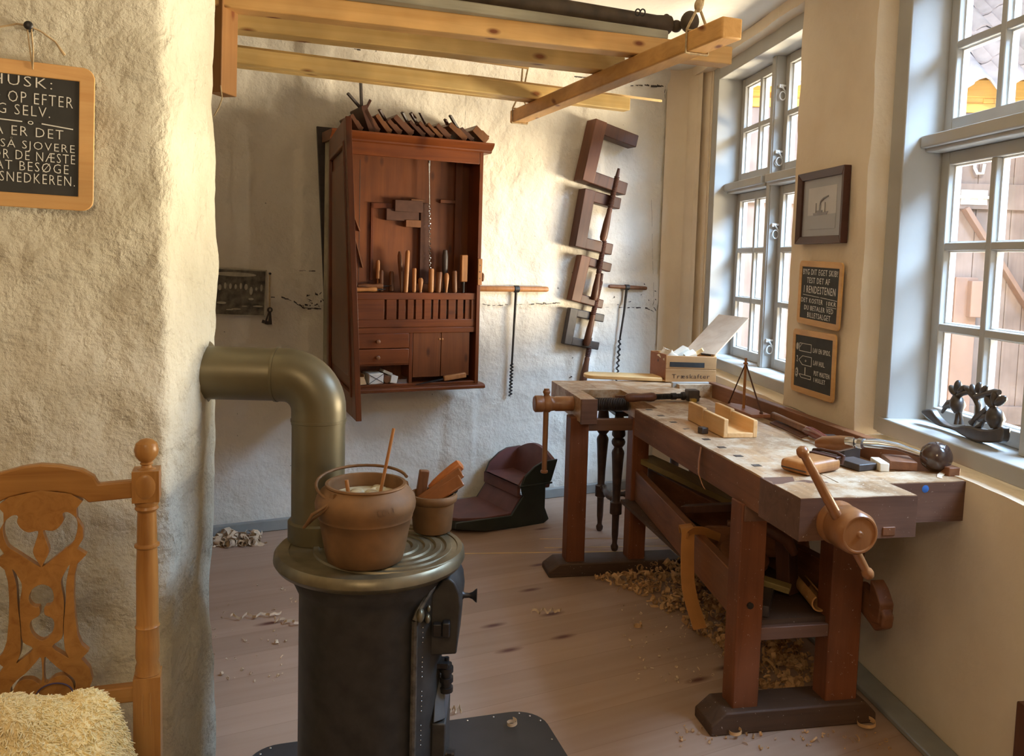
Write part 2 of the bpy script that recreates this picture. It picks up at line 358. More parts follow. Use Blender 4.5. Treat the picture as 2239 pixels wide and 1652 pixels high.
def cutboard(name, loops, t, mat, parent, loc=(0, 0, 0), rot=(R(90), 0, 0), bevel=.002):
    # board cut from outlines: first loop outside, the others pierced through
    from mathutils.geometry import delaunay_2d_cdt
    vs, es, ls = [], [], []
    for lp in loops:
        q = []
        for p in lp:
            if not q or (V((p[0], p[1]))-q[-1]).length > 1e-5: q.append(V((p[0], p[1])))
        if (q[0]-q[-1]).length < 1e-5: q.pop()
        n0 = len(vs); vs += q; es += [(n0+k, n0+(k+1) % len(q)) for k in range(len(q))]
    ov, oe, of, a_, b_, c_ = delaunay_2d_cdt(vs, es, [], 1, 1e-6)
    def odd(c):
        n = 0
        for i, j in es:
            p, q = vs[i], vs[j]
            if (p.y > c.y) != (q.y > c.y) and c.x < (q.x-p.x)*(c.y-p.y)/(q.y-p.y)+p.x: n += 1
        return n % 2
    of = [f for f in of if odd(sum((ov[i] for i in f), V((0, 0)))/len(f))]
    b = MB(); T = [b.b.verts.new((p.x, p.y, t/2)) for p in ov]; D = [b.b.verts.new((p.x, p.y, -t/2)) for p in ov]
    cnt = {}
    for f in of:
        b.b.faces.new([T[i] for i in f]); b.b.faces.new([D[i] for i in reversed(f)])
        for k in range(len(f)):
            e = (f[k], f[(k+1) % len(f)]); key = tuple(sorted(e)); cnt.setdefault(key, []).append(e)
    for key, l in cnt.items():
        if len(l) == 1: i, j = l[0]; b.b.faces.new((T[j], T[i], D[i], D[j]))
    for v in [v for v in b.b.verts if not v.link_faces]: b.b.verts.remove(v)
    return b.build(name, mat, parent, 40, bevel, 2, loc, rot)
def text_into(mb, s, x0, x1, z0, z1, y, tilt=0, thick=0):
    # lettering fitted to a rectangle of the local x-z plane, facing -y
    cu = bpy.data.curves.new('t', 'FONT'); cu.body = s; cu.resolution_u = 2; cu.offset = thick; cu.extrude = .004; cu.space_character = 1.18
    o = bpy.data.objects.new('t', cu); me = bpy.data.meshes.new_from_object(o)
    bpy.data.objects.remove(o); bpy.data.curves.remove(cu)
    xs = [v.co.x for v in me.vertices]; ys = [v.co.y for v in me.vertices]
    ax, bx, ay, by = min(xs), max(xs), min(ys), max(ys)
    vs = []
    for v in me.vertices:
        u = (v.co.x-ax)/(bx-ax); w = (v.co.y-ay)/(by-ay)
        vs.append(mb.b.verts.new(V((x0+(x1-x0)*u, y - v.co.z*.06, z0+(z1-z0)*w + tilt*(u-.5)*(x1-x0))) - mb.off))
    for p in me.polygons:
        try: mb.b.faces.new([vs[i] for i in p.vertices])
        except ValueError: pass
    bpy.data.meshes.remove(me); return mb
# ================================================================ the setting
def fr_empty(fr, name, x, y, z, *a, tilt=0, **k):
    o = thing(name, *a, loc=fr.w(x, y, z), **k)
    o.rotation_euler = (Matrix.Rotation(fr.a, 3, 'Z') @ Matrix.Rotation(tilt, 3, 'Y')).to_euler(); return o
def struct(o): o['kind'] = 'structure'; return o
H = 2.74
b = MB(); b.box(-3.2, 2.2, -1.9, 6.0, -.06, 0); struct(b.build('floor', FLOOR))
b = MB(); b.box(-3.2, 1.9, -1.9, 6.0, H, H+.15); struct(b.build('ceiling', CEIL))
# back wall: limewashed timber frame, its posts and rail standing a little proud of the infill
def sm(a, b_, x): t = min(1, max(0, (x-a)/(b_-a))); return t*t*(3-2*t)
def band(x, a, b_, w=.012): return sm(a-w, a+w, x)*(1-sm(b_-w, b_+w, x))
def back_h(x, z):
    h = .010*noise.noise(V((x*1.6, z*1.3, 3))) + .005*noise.noise(V((x*6, z*5, 7))) + .0025*noise.noise(V((x*19, z*15, 1)))
    w = .012*noise.noise(V((z*5, 0, 2))); u = .014*noise.noise(V((x*5, 0, 9)))
    st = max(band(x, .43+w, .60+w)*sm(1.38, 1.42, z), band(x, 2.16+w-.10*(1.6-z)*.25, 2.32+w-.10*(1.6-z)*.25), band(x, 1.30, 1.49, .004)*(1-sm(.68, .72, z)), band(x, .47, .66)*(1-sm(1.14, 1.18, z)))
    rl = band(z, 1.215+u*1.4, 1.400+u*.5, .008)*sm(.24, .30, x)
    tp = sm(2.60+u, 2.62+u, z)
    return h + .016*max(st, rl) + .018*tp
bm = MB(); X0, X1, nx, nz = -1.6, 3.06, 233, 137
g = [[bm.b.verts.new(BK.w(X0+(X1-X0)*i/nx, -back_h(X0+(X1-X0)*i/nx, H*j/nz), H*j/nz)) for j in range(nz+1)] for i in range(nx+1)]
for i in range(nx):
    for j in range(nz): bm.b.faces.new((g[i][j], g[i+1][j], g[i+1][j+1], g[i][j+1]))
rim = [g[i][0] for i in range(nx+1)] + [g[nx][j] for j in range(1, nz+1)] + [g[i][nz] for i in range(nx-1, -1, -1)] + [g[0][j] for j in range(nz-1, 0, -1)]
off = BK.w(0, .18) - BK.w(0, 0); outer = [bm.b.verts.new(v.co+off) for v in rim]
for k in range(len(rim)): bm.b.faces.new((rim[k], outer[k], outer[(k+1) % len(rim)], rim[(k+1) % len(rim)]))
bm.b.faces.new(outer)
wb = struct(bm.build('wall_back', PLASTER, None, 60))
# dark cracks and chipped spots along the timber rail
random.seed(4); bm = MB()
def crack(pts, w=.004):
    q = [V(p) for p in pts]
    for a, c in zip(q, q[1:]):
        n = max(2, int((c-a).length/.016))
        for i in range(n):
            if random.random() < .22: continue
            p = a.lerp(c, i/n); r_ = a.lerp(c, (i+1.1)/n); jz = random.uniform(-.005, .005)
            ww = w*random.uniform(.3, 1.3); yy = lambda s: -back_h(s.x, s.y)-.0012
            bm.hexa([BK.w(p.x, yy(p), p.y-ww+jz), BK.w(r_.x, yy(r_), r_.y-ww+jz*.3), BK.w(r_.x, yy(r_)+.004, r_.y-ww+jz*.3), BK.w(p.x, yy(p)+.004, p.y-ww+jz),
                     BK.w(p.x, yy(p), p.y+ww+jz), BK.w(r_.x, yy(r_), r_.y+ww*.6+jz*.3), BK.w(r_.x, yy(r_)+.004, r_.y+ww*.6+jz*.3), BK.w(p.x, yy(p)+.004, p.y+ww+jz)])
crack([(.29, 1.262), (.38, 1.25), (.47, 1.20), (.56, 1.195)], .004); crack([(.44, 1.40), (.54, 1.40)], .003)
crack([(1.44, 1.225), (1.62, 1.215), (1.8, 1.222), (2.05, 1.228)], .003); crack([(2.35, 1.205), (2.55, 1.205), (2.72, 1.195), (2.77, 1.17)], .005)
crack([(2.755, 1.36), (2.76, 1.22), (2.79, 1.18)], .006); crack([(2.72, 1.9), (2.745, 1.6), (2.76, 1.42)], .002)
crack([(.42, 2.595), (.50, 2.60), (.62, 2.61), (.76, 2.60)], .004); crack([(2.1, 2.615), (2.3, 2.62)], .006); crack([(2.5, 2.61), (2.78, 2.63), (2.80, 2.55)], .006)
crack([(1.298, .70), (1.298, .4), (1.30, .02)], .0018); crack([(2.14, .75), (2.143, .35), (2.14, .05)], .0018); crack([(1.39, 2.45), (1.385, 2.15)], .003)
for _ in range(46):
    x, z = random.choice([(random.uniform(.47, .58), random.uniform(1.21, 1.29)), (random.uniform(2.4, 2.78), random.uniform(1.21, 1.36)), (random.uniform(.45, .7), random.uniform(1.2, 1.26)), (random.uniform(2.05, 2.35), random.uniform(.5, 1.3))])
    crack([(x, z), (x+random.uniform(.006, .02), z+random.uniform(-.012, .012))], random.uniform(.002, .005))
struct(bm.build('trim_1', BLACKWOOD, None, 0))
# window wall with its two openings
bm = MB()
def rb(s0, s1, e0, e1, z0, z1, **k):
    t = MB(); t.roughbox(s0, s1, e0, e1, z0, z1, **k)
    me = bpy.data.meshes.new('t'); t.b.to_mesh(me); t.b.free(); me.transform(RT.m); bm.b.from_mesh(me); bpy.data.meshes.remove(me)
rb(-.12, 6.9, 0, .30, 0, .860, step=.07, amp=.006)
rb(-.12, 6.9, 0, .30, 2.682, H, step=.07, amp=.006)
rb(-.12, .50, 0, .09, .860, 2.682, step=.03, amp=.006, freq=6); bm.prism([tuple(RT.w(*q).xy) for q in ((.28, .004), (.34, -.009), (.50, -.010), (.535, -.006), (.57, .010), (.66, .052), (.72, .070), (.72, .10), (.28, .10))], Matrix.Translation((0, 0, .86)), 1.822); rb(-.12, .71, .06, .30, .860, 2.682, step=.06, amp=.004)
rb(2.139, 2.80, 0, .30, .860, 2.682, step=.03, amp=.0065, freq=6)
rb(4.22, 6.9, 0, .30, .860, 2.682, step=.08, amp=.006)
# the plaster runs round in a soft curve where the two walls meet
cw = V((1.115, 5.66, 0)); d1 = BK.w(-1, 0)-BK.w(0, 0); d2 = RT.w(1, 0)-RT.w(0, 0); fil = [cw+d1*.02-d1*0+V((.05, .08, 0))]
for k in range(11): t_ = k/10; fil.append(cw+d1*.17*(1-t_)**2+d2*.30*t_**2)
bm.prism([(p.x, p.y) for p in fil], Matrix.Identity(4), H)
struct(bm.build('wall_right', PLASTER_S, None, 50))
# near wall on the left, lumpy plaster with a rounded outer corner
pe = PF.i @ V((-.765, 2.16, 0)); pb = pe + V((-.02, .02, 0))
prof = [(-1.7, 0)]; n1 = 66
prof = [(-1.7+1.67*i/n1, 0) for i in range(n1+1)]
for k in range(1, 6): a = PI/2*k/6; prof.append((-.03+.03*math.sin(a), .03-.03*math.cos(a)))
A = V((0, .03)); B = V((pe.x, pe.y-.03)); 
for k in range(1, 13): q = A.lerp(B, k/12); prof.append((q.x, q.y))
for k in range(1, 6): a = PI/2*k/6; prof.append((pe.x-.03+.03*math.cos(a), pe.y-.03+.03*math.sin(a)))
for k in range(1, 30): prof.append((pe.x-.03-(1.7+pe.x-.05)*k/29, pe.y))
bm = MB(); nz = 118; cols = []
L = len(prof)
for i, (x, y) in enumerate(prof):
    p0 = V((*prof[max(i-1, 0)], 0)); p1 = V((*prof[min(i+1, L-1)], 0)); t = (p1-p0).normalized(); nn = V((t.y, -t.x, 0)); col = []
    for j in range(nz+1):
        z = H*j/nz; p = V((x, y, z)); q = V((x*3, y*3, z*2.6))
        d = .013*noise.noise(q) + .008*noise.noise(q*2.7+V((5, 0, 0))) + .0035*noise.noise(q*8) + .0018*noise.noise(q*19)
        if x > -.25: d += .007*noise.noise(V((1, 2, z*5.5)))
        col.append(bm.b.verts.new(PF.m @ (p + nn*d)))
    cols.append(col)
for i in range(L-1):
    for j in range(nz): bm.b.faces.new((cols[i][j], cols[i+1][j], cols[i+1][j+1], cols[i][j+1]))
for j in range(nz): bm.b.faces.new((cols[L-1][j], cols[0][j], cols[0][j+1], cols[L-1][j+1]))
bm.b.faces.new([c[nz] for c in cols]); bm.b.faces.new([c[0] for c in cols][::-1])
struct(bm.build('wall_left', PLASTER_N, None, 60))
pl0 = PF.w(-1.7, 0); pl1 = PF.w(-1.7, pe.y)
def wallseg(name, p, q, t=.1, m=PLASTER_S):
    b = MB(); b.beam((p[0], p[1], H/2), (q[0], q[1], H/2), t, H); return struct(b.build(name, m))
wallseg('wall_far_left', (pl1.x+.06, pl1.y), BK.w(-1.55, -.0)); wallseg('wall_near_left', (pl0.x, pl0.y+.05), (pl0.x, -1.75)); wallseg('wall_rear', (pl0.x-.1, -1.75), (1.95, -1.75))
# skirtings
bm = MB(); bm.box(-1.5, 2.93, -.034, -.004, 0, .062, BK.m); struct(bm.build('baseboard_back', SKIRT, None, 40, .006))
bm = MB(); bm.box(.05, 6.5, -.095, -.002, 0, .022, RT.m); struct(bm.build('baseboard_right', SKIRT, None, 40, .006))
# pale strips paint light into open floor board seams towards the bench's far end
bm = MB()
for p, q, w in (((1005, 1210), (1490, 1203), .010), ((1190, 1197), (1480, 1193), .006), ((1180, 1178), (1440, 1176), .005)):
    a, c = on_z(*p), on_z(*q); bm.beam((a.x, a.y, .0006), (c.x, c.y, .0006), w, .0012)
struct(bm.build('trim_2', PALE_X, None, 0))
# ---------------------------------------------------------------- windows
def window(n, sL, label):
    W = 1.215; sR = sL+W; mid = (sL+sR)/2
    root = fr_empty(RT, 'window_%d' % n, mid, .2, .941, label, None); struct(root)
    off = V((mid, .2, .941)); zb, zt, z1, z2 = .941, 2.607, 1.925, 1.989
    b = MB(off); b.box(sL-.10, sL, .07, .28, .88, 2.70); b.box(sR, sR+.10, .07, .28, .88, 2.70); b.box(sL, sR, .07, .28, zt, 2.70)
    b.box(sL-.012, sL, .066, .08, zb, zt); b.box(sR, sR+.012, .066, .08, zb, zt); b.build('frame', GREYPAINT, root, 40, .004)
    b = MB(off); b.box(sL-.05, sR+.05, .055, .28, .880, .941); b.build('sill', GREYPAINT, root, 40, .006)
    b = MB(off); b.box(mid-.026, mid+.026, .165, .27, zb, zt); b.box(mid-.020, mid+.020, .158, .17, zb, zt); b.build('mullion', GREYPAINT, root, 40, .003)
    for a, c in ((sL, mid-.026), (mid+.026, sR)):
        b = MB(off); b.box(a, c, .15, .27, z1, z2); b.box(a, c, .128, .16, z1+.014, z2-.006); b.build('transom', GREYPAINT, root, 40, .005)
        for (u, v, rows) in ((zb, z1, 3), (z2, zt, 2)):
            b = MB(off); st = .047
            b.box(a, a+st, .215, .258, u, v); b.box(c-st, c, .215, .258, u, v); b.box(a+st, c-st, .215, .258, u, u+st+.008); b.box(a+st, c-st, .215, .258, v-st, v)
            m = (a+c)/2; b.box(m-.014, m+.014, .217, .256, u+st, v-st)
            ins = v-st-(u+st+.008)
            for k in range(1, rows):
                zz = u+st+.008+ins*k/rows; b.box(a+st, m-.014, .217, .256, zz-.014, zz+.014); b.box(m+.014, c-st, .217, .256, zz-.014, zz+.014)
            sh = b.build('sash', GREYPAINT, root, 40, .004)
            b = MB(off)   # pale putty bead round each pane
            xs = [a+st, m-.014, m+.014, c-st]; zs = [u+st+.008]+[u+st+.008+ins*k/rows for k in range(1, rows)]+[v-st]
            for (p, q) in ((xs[0], xs[1]), (xs[2], xs[3])):
                for k in range(rows):
                    lo = zs[k]+(.014 if k else 0); hi = zs[k+1]-(.014 if k < rows-1 else 0)
                    b.box(p, p+.0055, .239, .262, lo, hi); b.box(q-.0055, q, .239, .262, lo, hi); b.box(p+.0055, q-.0055, .239, .262, lo, lo+.0055); b.box(p+.0055, q-.0055, .239, .262, hi-.0055, hi)
            b.build('putty', WHITE, sh, 40)
            b = MB(off); b.box(a+st-.004, c-st+.004, .2365, .2395, u+st, v-st+.004); b.build('glass', GLASS, sh, 0)
    for z in (1.0915, 1.715, 2.102, 2.446):
        b = MB(off); x = mid+.038
        b.box(mid+.024, x+.004, .178, .200, z-.009, z+.009); b.cyl((x, .185, z), (x, .250, z+.004), .0065, .0055, 10); b.ball((x, .252, z+.004), .010, n=10)
        b.cyl((x+.004, .19, z), (x+.002, .215, z-.030), .0045, .004, 8); b.cyl((x+.004, .235, z), (x+.002, .215, z-.030), .0045, .004, 8)
        b.tube([(x, .200+.017*math.sin(t), z-.050+.022*math.cos(t)) for t in [2*PI*k/16 for k in range(17)]], .0034, 8); b.build('casement_fastener', WHITE, root, 50)
    return root
window(1, .828, 'far grey-painted casement window beyond the framed ship picture')
window(2, 2.913, 'near grey-painted casement window with a carved boat on its sill')
# ---------------------------------------------------------------- yard outside
b = MB(); b.box(1.9, 14, -6, 6.6, -.5, -.3); tag(b.build('ground', COBBLE), kind='structure')
YG = 6.5
def og(x, y, Y=YG): return on_y(x, y, Y)
gate = thing('yard_gate', 'brown boarded yard gate with a diagonal brace, seen through the panes', 'gate', (3.0, YG, -.3))
go = V((3.0, YG, -.3)); ztop = og(2110, 246).z
b = MB(go); x = 1.35; k = 0
random.seed(9)
while x < 6.4:
    w = .135; b.box(x+.003, x+w-.003, YG+random.uniform(0, .004), YG+.03, -.3, ztop); x += w
b.box(1.35, 6.4, YG+.012, YG+.032, -.3, ztop)
b.build('boards', GATE, gate, 40, .003)
def rail_px(y0, y1, x0=1.4, x1=6.4, m=GATEDARK, nm='rail', d=.03):
    za, zb2 = og(2140, y1).z, og(2140, y0).z; b = MB(go); b.box(x0, x1, YG-d, YG, za, zb2); return b.build(nm, m, gate, 40, .004)
r1 = rail_px(402, 458, nm='rail', m=GATE); rail_px(885, 925, nm='rail', m=GATE)
p, q = og(2105, 455), og(2239, 668); q = q + (q-p)*.9
b = MB(go); b.beam((p.x, YG-.018, p.z), (q.x, YG-.018, q.z), .035, .11, (0, 1, 0)); b.build('brace', GATEDARK, gate, 40, .004)
p = og(2125, 432); b = MB(go)
b.box(p.x-.10, p.x+.10, YG-.036, YG-.03, p.z-.055, p.z+.055); b.cyl((p.x-.14, YG-.05, p.z), (p.x+.14, YG-.05, p.z), .012, n=10); b.cyl((p.x+.12, YG-.05, p.z), (p.x+.16, YG-.10, p.z+.06), .010, n=8)
for dx in (-.08, .02): b.box(p.x+dx, p.x+dx+.03, YG-.068, YG-.03, p.z-.022, p.z+.022)
b.build('bolt', WHITE, gate, 50)
p = og(2172, 432); b = MB(go); b.cyl((p.x, YG-.05, p.z), (p.x, YG-.03, p.z), .035, n=14); b.build('latch_plate', STEEL, gate)
p = og(2134, 345); b = MB(go); b.tube([(p.x-.02, YG-.02, p.z+.16), (p.x-.02, YG-.03, p.z-.08), (p.x, YG-.035, p.z-.12), (p.x+.04, YG-.035, p.z-.12), (p.x+.05, YG-.035, p.z-.05)], .012, 8); b.build('hook', WHITE, gate)
pp = og(2098, 700); b = MB(go); b.box(pp.x-.11, pp.x+.06, YG-.12, YG, -.3, og(2098, 605).z); b.box(pp.x-.02, pp.x+.08, YG-.18, YG-.1, og(2100, 690).z, og(2100, 612).z); b.build('gate_post', GATEDARK, gate, 40, .006)
bb = thing('neighbouring_building', 'yellow limewashed house front with tiled roof across the yard', 'building', (3, YG+.05, ztop))
bo = V((3, YG+.05, ztop)); ze = og(2110, 181, YG-.2).z
b = MB(bo); b.box(1.2, 7.0, YG, YG+.3, ztop, ze+.1); b.build('wall', YELLOWWALL, bb)
b = MB(bo); za = og(2110, 214).z; b.box(1.2, 7.0, YG-.04, YG, za, za+.13); b.box(1.2, 7.0, YG-.015, YG, ztop, ztop+.07)
for k in range(14): b.box(1.5+k*.4, 1.58+k*.4, YG-.02, YG, ztop+.07, za)
b.build('timber', YELLOWWOOD, bb, 40, .006)
# pantiles: each a curved shell, laid in overlapping courses up the slope
sl = R(42); e0 = V((0, YG-.20, ze-.02)); uy = V((0, math.cos(sl), math.sin(sl))); un = V((0, -math.sin(sl), math.cos(sl)))
bm = MB(bo); wv = .30
for c in range(9):
    base = e0 + uy*(c*.40)
    for k in range(20):
        xk = 1.2+k*wv; g = []
        for i in range(9):
            u = i/8; hh = .055*math.sin(2*PI*u) ; row = []
            for v in (0, .47): row.append(bm.b.verts.new(V((xk+u*wv*1.06, 0, 0)) + base + uy*v + un*(hh + (.030 if v == 0 else 0.0)) - bo))
            for v in (.47, 0): row.append(bm.b.verts.new(V((xk+u*wv*1.06, 0, 0)) + base + uy*v + un*(hh + (.030 if v == 0 else 0.0) - .016) - bo))
            g.append(row)
        for A, B in zip(g, g[1:]):
            for q in range(4): bm.b.faces.new((A[q], B[q], B[(q+1) % 4], A[(q+1) % 4]))
        bm.b.faces.new(g[0]); bm.b.faces.new(g[-1][::-1])
bm.build('roof', TILE, bb, 50)
random.seed(2); bm = MB(bo)
for _ in range(90):
    c = random.choice([3, 4, 4, 5, 5]); xk = 1.3+random.random()*5.2; p = e0+uy*(c*.40+random.uniform(.02, .2))+un*random.uniform(.03, .06); bm.ball((xk, p.y, p.z), random.uniform(.02, .06), (1.2, .8, .5), 8)
bm.build('moss', MOSS, bb)['kind'] = 'stuff'
# ================================================================ stove
SX, SY, SZ = -.333, 2.035, .785
stove = thing('wood_stove', 'tall round black iron stove with ringed hotplate and elbow flue', 'stove', (SX, SY, 0))
so = V((0, 0, 0))
b = MB(); b.lathe([(0, .02), (.185, .02), (.185, .05), (.171, .06), (.171, .68), (.180, .70), (.196, .735), (.196, .748), (0, .748)], n=64); b.build('body', BLACKIRON, stove, 35)
b = MB(); b.lathe([(0, .744), (.205, .744), (.224, .750), (.232, .762), (.230, .776), (.222, .784), (.196, .785), (.194, .782), (0, .782)], n=72)
for r in (.055, .085, .112, .138, .165): b.lathe([(r, .780), (r+.004, .7865), (r+.016, .7865), (r+.020, .780)], (.045, 0, 0), n=56)
b.build('hotplate', PLATEIRON, stove, 40)
# raised front plate with an arched head, wrapped round the right-hand side
def shell(b, r0, r1, a0, a1, zb, ztf, n=28):
    rows = []
    for i in range(n+1):
        u = i/n; a = R(a0+(a1-a0)*u); zt = ztf(u); c, s = math.cos(a), math.sin(a)
        rows.append([b.b.verts.new((r*c, r*s, z)) for r, z in ((r0, zb), (r1, zb), (r1, zt), (r0, zt))])
    for A, B in zip(rows, rows[1:]):
        for k in range(4): b.b.faces.new((A[k], B[k], B[(k+1) % 4], A[(k+1) % 4]))
    b.b.faces.new(rows[0]); b.b.faces.new(rows[-1][::-1])
arch = lambda u: .655 + .085*max(0, math.sin(PI*u))**.7
b = MB(); shell(b, .165, .181, -46, 46, .06, arch)
fp = b.build('front_plate', BLACKIRON, stove, 40); b = MB()
b.tube([(.182*math.cos(R(-46+92*i/40)), .182*math.sin(R(-46+92*i/40)), arch(i/40)) for i in range(41)], .007, 8)
b.tube([(.182*math.cos(R(-46)), .182*math.sin(R(-46)), z) for z in (.06, .655)], .008, 8); b.tube([(.182*math.cos(R(46)), .182*math.sin(R(46)), z) for z in (.06, .655)], .008, 8); b.build('flange', plain('worn_iron', (.13, .12, .10), .32, .6, .5, 60, .15), fp, 40)
b = MB(); b.ball((0, 0, 0), .0022, n=6); rv0 = b.build('rivet', STEEL, fp); first = True
for k in range(46):
    if k % 7 > 4: continue
    z = .09+.012*k; a = R(-38); o = rv0 if first else rv0.copy()
    if not first: COL.objects.link(o)
    first = False; o.location = (.182*math.cos(a), .182*math.sin(a), z)
b = MB()
for a, z, r in ((-42, .665, .017), (-33, .672, .008), (-34, .648, .011)):
    a = R(a); b.ball((.186*math.cos(a), .186*math.sin(a), z), r, (.6, 1, 1), 12)
b.build('hinge', PLATEIRON, fp)
b = MB(); m = Matrix(((1, 0, 0, 0), (0, 0, -1, .085), (0, 1, 0, 0), (0, 0, 0, 1)))
b.prism([(.15, .545), (.222, .552), (.230, .668), (.226, .70), (.214, .727), (.20, .738), (.185, .735), (.172, .715), (.15, .69)], m, .165)
dr = b.build('fuel_door', BLACKIRON, stove, 40, .004)
b = MB(); b.lathe([(.012, .0), (.007, .006), (.006, .018), (.009, .026), (.016, .034), (.017, .037), (0, .037)], (.228, .0, .665), (1, 0, 0), 20); b.build('knob', IRON, dr)
b = MB(); b.box(.165, .188, -.098, -.08, .60, .632); b.box(.188, .206, -.104, -.08, .602, .638, None); b.build('latch', IRON, dr, 40, .003)
b = MB(); b.cyl((.196, -.03, .435), (.196, -.03, .505), .013, n=14)
for z in (.44, .465, .49): b.cyl((.196, -.03, z-.006), (.196, -.03, z+.006), .017, n=14)
b.cyl((.196, -.03, .50), (.196, -.03, .52), .006, n=8); b.box(.16, .2, -.05, -.01, .50, .512); b.build('lower_hinge', IRON, stove)
b = MB(); b.hexa([(.17, -.085, .38), (.20, -.06, .38), (.20, .06, .38), (.17, .085, .38), (.17, -.03, .47), (.186, -.02, .47), (.186, .05, .47), (.17, .06, .47)]); b.build('air_flap', plain('flap_iron', (.11, .12, .13), .4, .4), stove, 40, .003)
b = MB(); b.box(.165, .200, -.075, .075, .13, .375); ld = b.build('ash_door', BLACKIRON, stove, 40, .004)
b = MB(); b.cyl((.195, -.06, .29), (.222, -.06, .29), .012, n=12); b.box(.205, .215, -.075, -.05, .20, .30); b.build('catch', IRON, ld)
# flue: up from the plate, round the elbow and into the near wall
PX, PY, PZ, PRr = -.142, .048, 1.195, .0655
b = MB(); b.lathe([(.0735, .783), (.0735, .83), (.0665, .834), (PRr, .845), (PRr, 1.08), (PRr+.003, 1.082), (PRr+.003, 1.088)], (PX, PY, 0), n=40)
pipe = b.build('flue_pipe', PIPE, stove, 40)
el = []; Rb = .085; top = V((PX, PY, PZ-Rb))
fd = V((-1, .03, 0)).normalized()
for k in range(13): a = PI/2*k/12; el.append(V((PX, PY, PZ-Rb)) + fd*(Rb-Rb*math.cos(a)) + V((0, 0, Rb*math.sin(a))))
b = MB(); b.tube([V((PX, PY, 1.075))]+el+[el[-1]+fd*.02], PRr+.0015, 40); b.build('elbow', PIPE, pipe, 40)
endp = V((-.768-SX, 2.06-SY, PZ+.004))
b = MB(); b.tube([el[-1]+fd*.016, endp], PRr, 40); b.tube([el[-1]+fd*.016, el[-1]+fd*.022], PRr+.003, 40); b.build('flue_run', PIPE, pipe, 40)
b = MB(); b.lathe([(PRr, 0), (.079, 0), (.079, .006), (PRr, .012)], endp+V((.012, 0, 0)), (1, -.1, 0), 40, closed=True); b.build('wall_collar', PIPE, pipe, 40)
# hearth plate
hp = [on_z(*p) for p in [(650, 1622), (980, 1575), (1120, 1556)]]
c0, c1 = on_z(650, 1622), on_z(1140, 1554); dx = (c1-c0).normalized(); dy = V((dx.y, -dx.x, 0))
org = c0 + dx*(-.15); hw = .93; rc = .10; dep = 1.05
pts = []
for (cx, cy, a0) in ((rc, -rc, 180), (hw-rc, -rc, 90), (hw-rc, -dep+rc, 0), (rc, -dep+rc, 270)):
    for k in range(9): a = R(a0-90*k/8); pts.append((cx+rc*math.cos(a), cy+rc*math.sin(a)))
hm = Matrix(((dx.x, -dy.x, 0, 0), (dx.y, -dy.y, 0, 0), (0, 0, 1, 0), (0, 0, 0, 1)))
hearth = thing('hearth_plate', 'dark steel floor plate with bright nail heads under the stove', 'hearth plate', (org.x, org.y, 0))
b = MB(); b.prism(pts, hm, .003); b.build('plate', plain('hearth_steel', (.048, .046, .048), .5, .3, .15, 8), hearth, 40)
spots = [(.07+i*(hw-.14)/9, -.016) for i in range(10)] + [(sx, -.075-i*.11) for i in range(9) for sx in (.016, hw-.016)] + [(sx+(rc-.016)*math.cos(R(a)), -rc+(rc-.016)*math.sin(R(a))) for sx, a in ((hw-rc, 45), (rc, 135))]
b = MB(); b.ball((0, 0, 0), .0042, (1, 1, .6), 8); nail0 = b.build('nail', STEEL, hearth)
for i, (x, y) in enumerate(spots):
    o = nail0 if i == 0 else nail0.copy()
    if i: COL.objects.link(o)
    o.location = hm @ V((x, y, .003))
# ---------------------------------------------------------------- glue pots on the stove
gp = on_z(798, 1221, SZ+.003)
pot = thing('glue_pot', 'big rusty iron glue pot with bail handle standing on the stove', 'pot', gp)
b = MB()
prof = [(0, 0), (.080, 0), (.088, .005), (.094, .03), (.102, .075), (.107, .103), (.1095, .105), (.1095, .109), (.1105, .112), (.1155, .126), (.1165, .138), (.113, .152), (.104, .165), (.094, .173), (.0915, .176), (.094, .179), (.093, .1825), (.086, .1825), (.084, .174), (.087, .15), (.085, .145), (0, .145)]
b.lathe(prof, n=56); pb_ = b.build('pot_body', RUST, pot, 50)
b = MB(); b.lathe([(0, .146), (.0835, .146), (.080, .152), (.03, .1495), (0, .149)], n=32)
random.seed(3)
for k in range(14): a = random.random()*6.28; r = random.random()*.05; b.ball((r*math.cos(a)+.01, r*math.sin(a)+.02, .152), random.uniform(.008, .018), (1, 1, .5), 8)
b.build('glue', GLUE, pot)
b = MB(); text_into(b, 'COS 3', -.02, .02, .134, .150, 0); me_b = b
for v in b.b.verts:
    a = R(-58)+v.co.x/.115; zz = v.co.z; r = .1165 if zz < .138 else .1165-(zz-.138)*.42; v.co = V((r*math.cos(a), r*math.sin(a), zz)) + V((math.cos(a), math.sin(a), 0))*(.0015+abs(v.co.y)*4)
b.build('cast_lettering', RUST, pb_, 0)
for a in (R(28), R(-128)):
    b = MB(); b.prism([(-.012, 0), (.012, 0), (.006, .05), (-.006, .05)], Matrix.Translation((.104*math.cos(a), .104*math.sin(a), .125)) @ Matrix.Rotation(a+PI/2, 4, 'Z') @ Matrix.Rotation(R(78), 4, 'X'), .008); b.build('lug', RUST, pot)
b = MB(); A, B = V((.096*math.cos(R(28)), .096*math.sin(R(28)), .186)), V((.112*math.cos(R(-128)), .112*math.sin(R(-128)), .160))
pts = []
for k in range(21):
    t = k/20; a = R(28+(360-128-28)*t); rr = .100+.022*math.sin(PI*t); pts.append((rr*math.cos(a), rr*math.sin(a), .186+.012*math.sin(PI*t)-.03*t*t))
pts += [(-.100, -.106, .135), (-.118, -.088, .105), (-.124, -.082, .098)]
b.tube(pts, .0038, 8)
b.tube([V((-.066, -.090, .150)), V((-.085, -.088, .133)), V((-.106, -.075, .115)), V((-.128, -.06, .092))], .0036, 8); b.build('bail_handle', RUST, pot, 60)
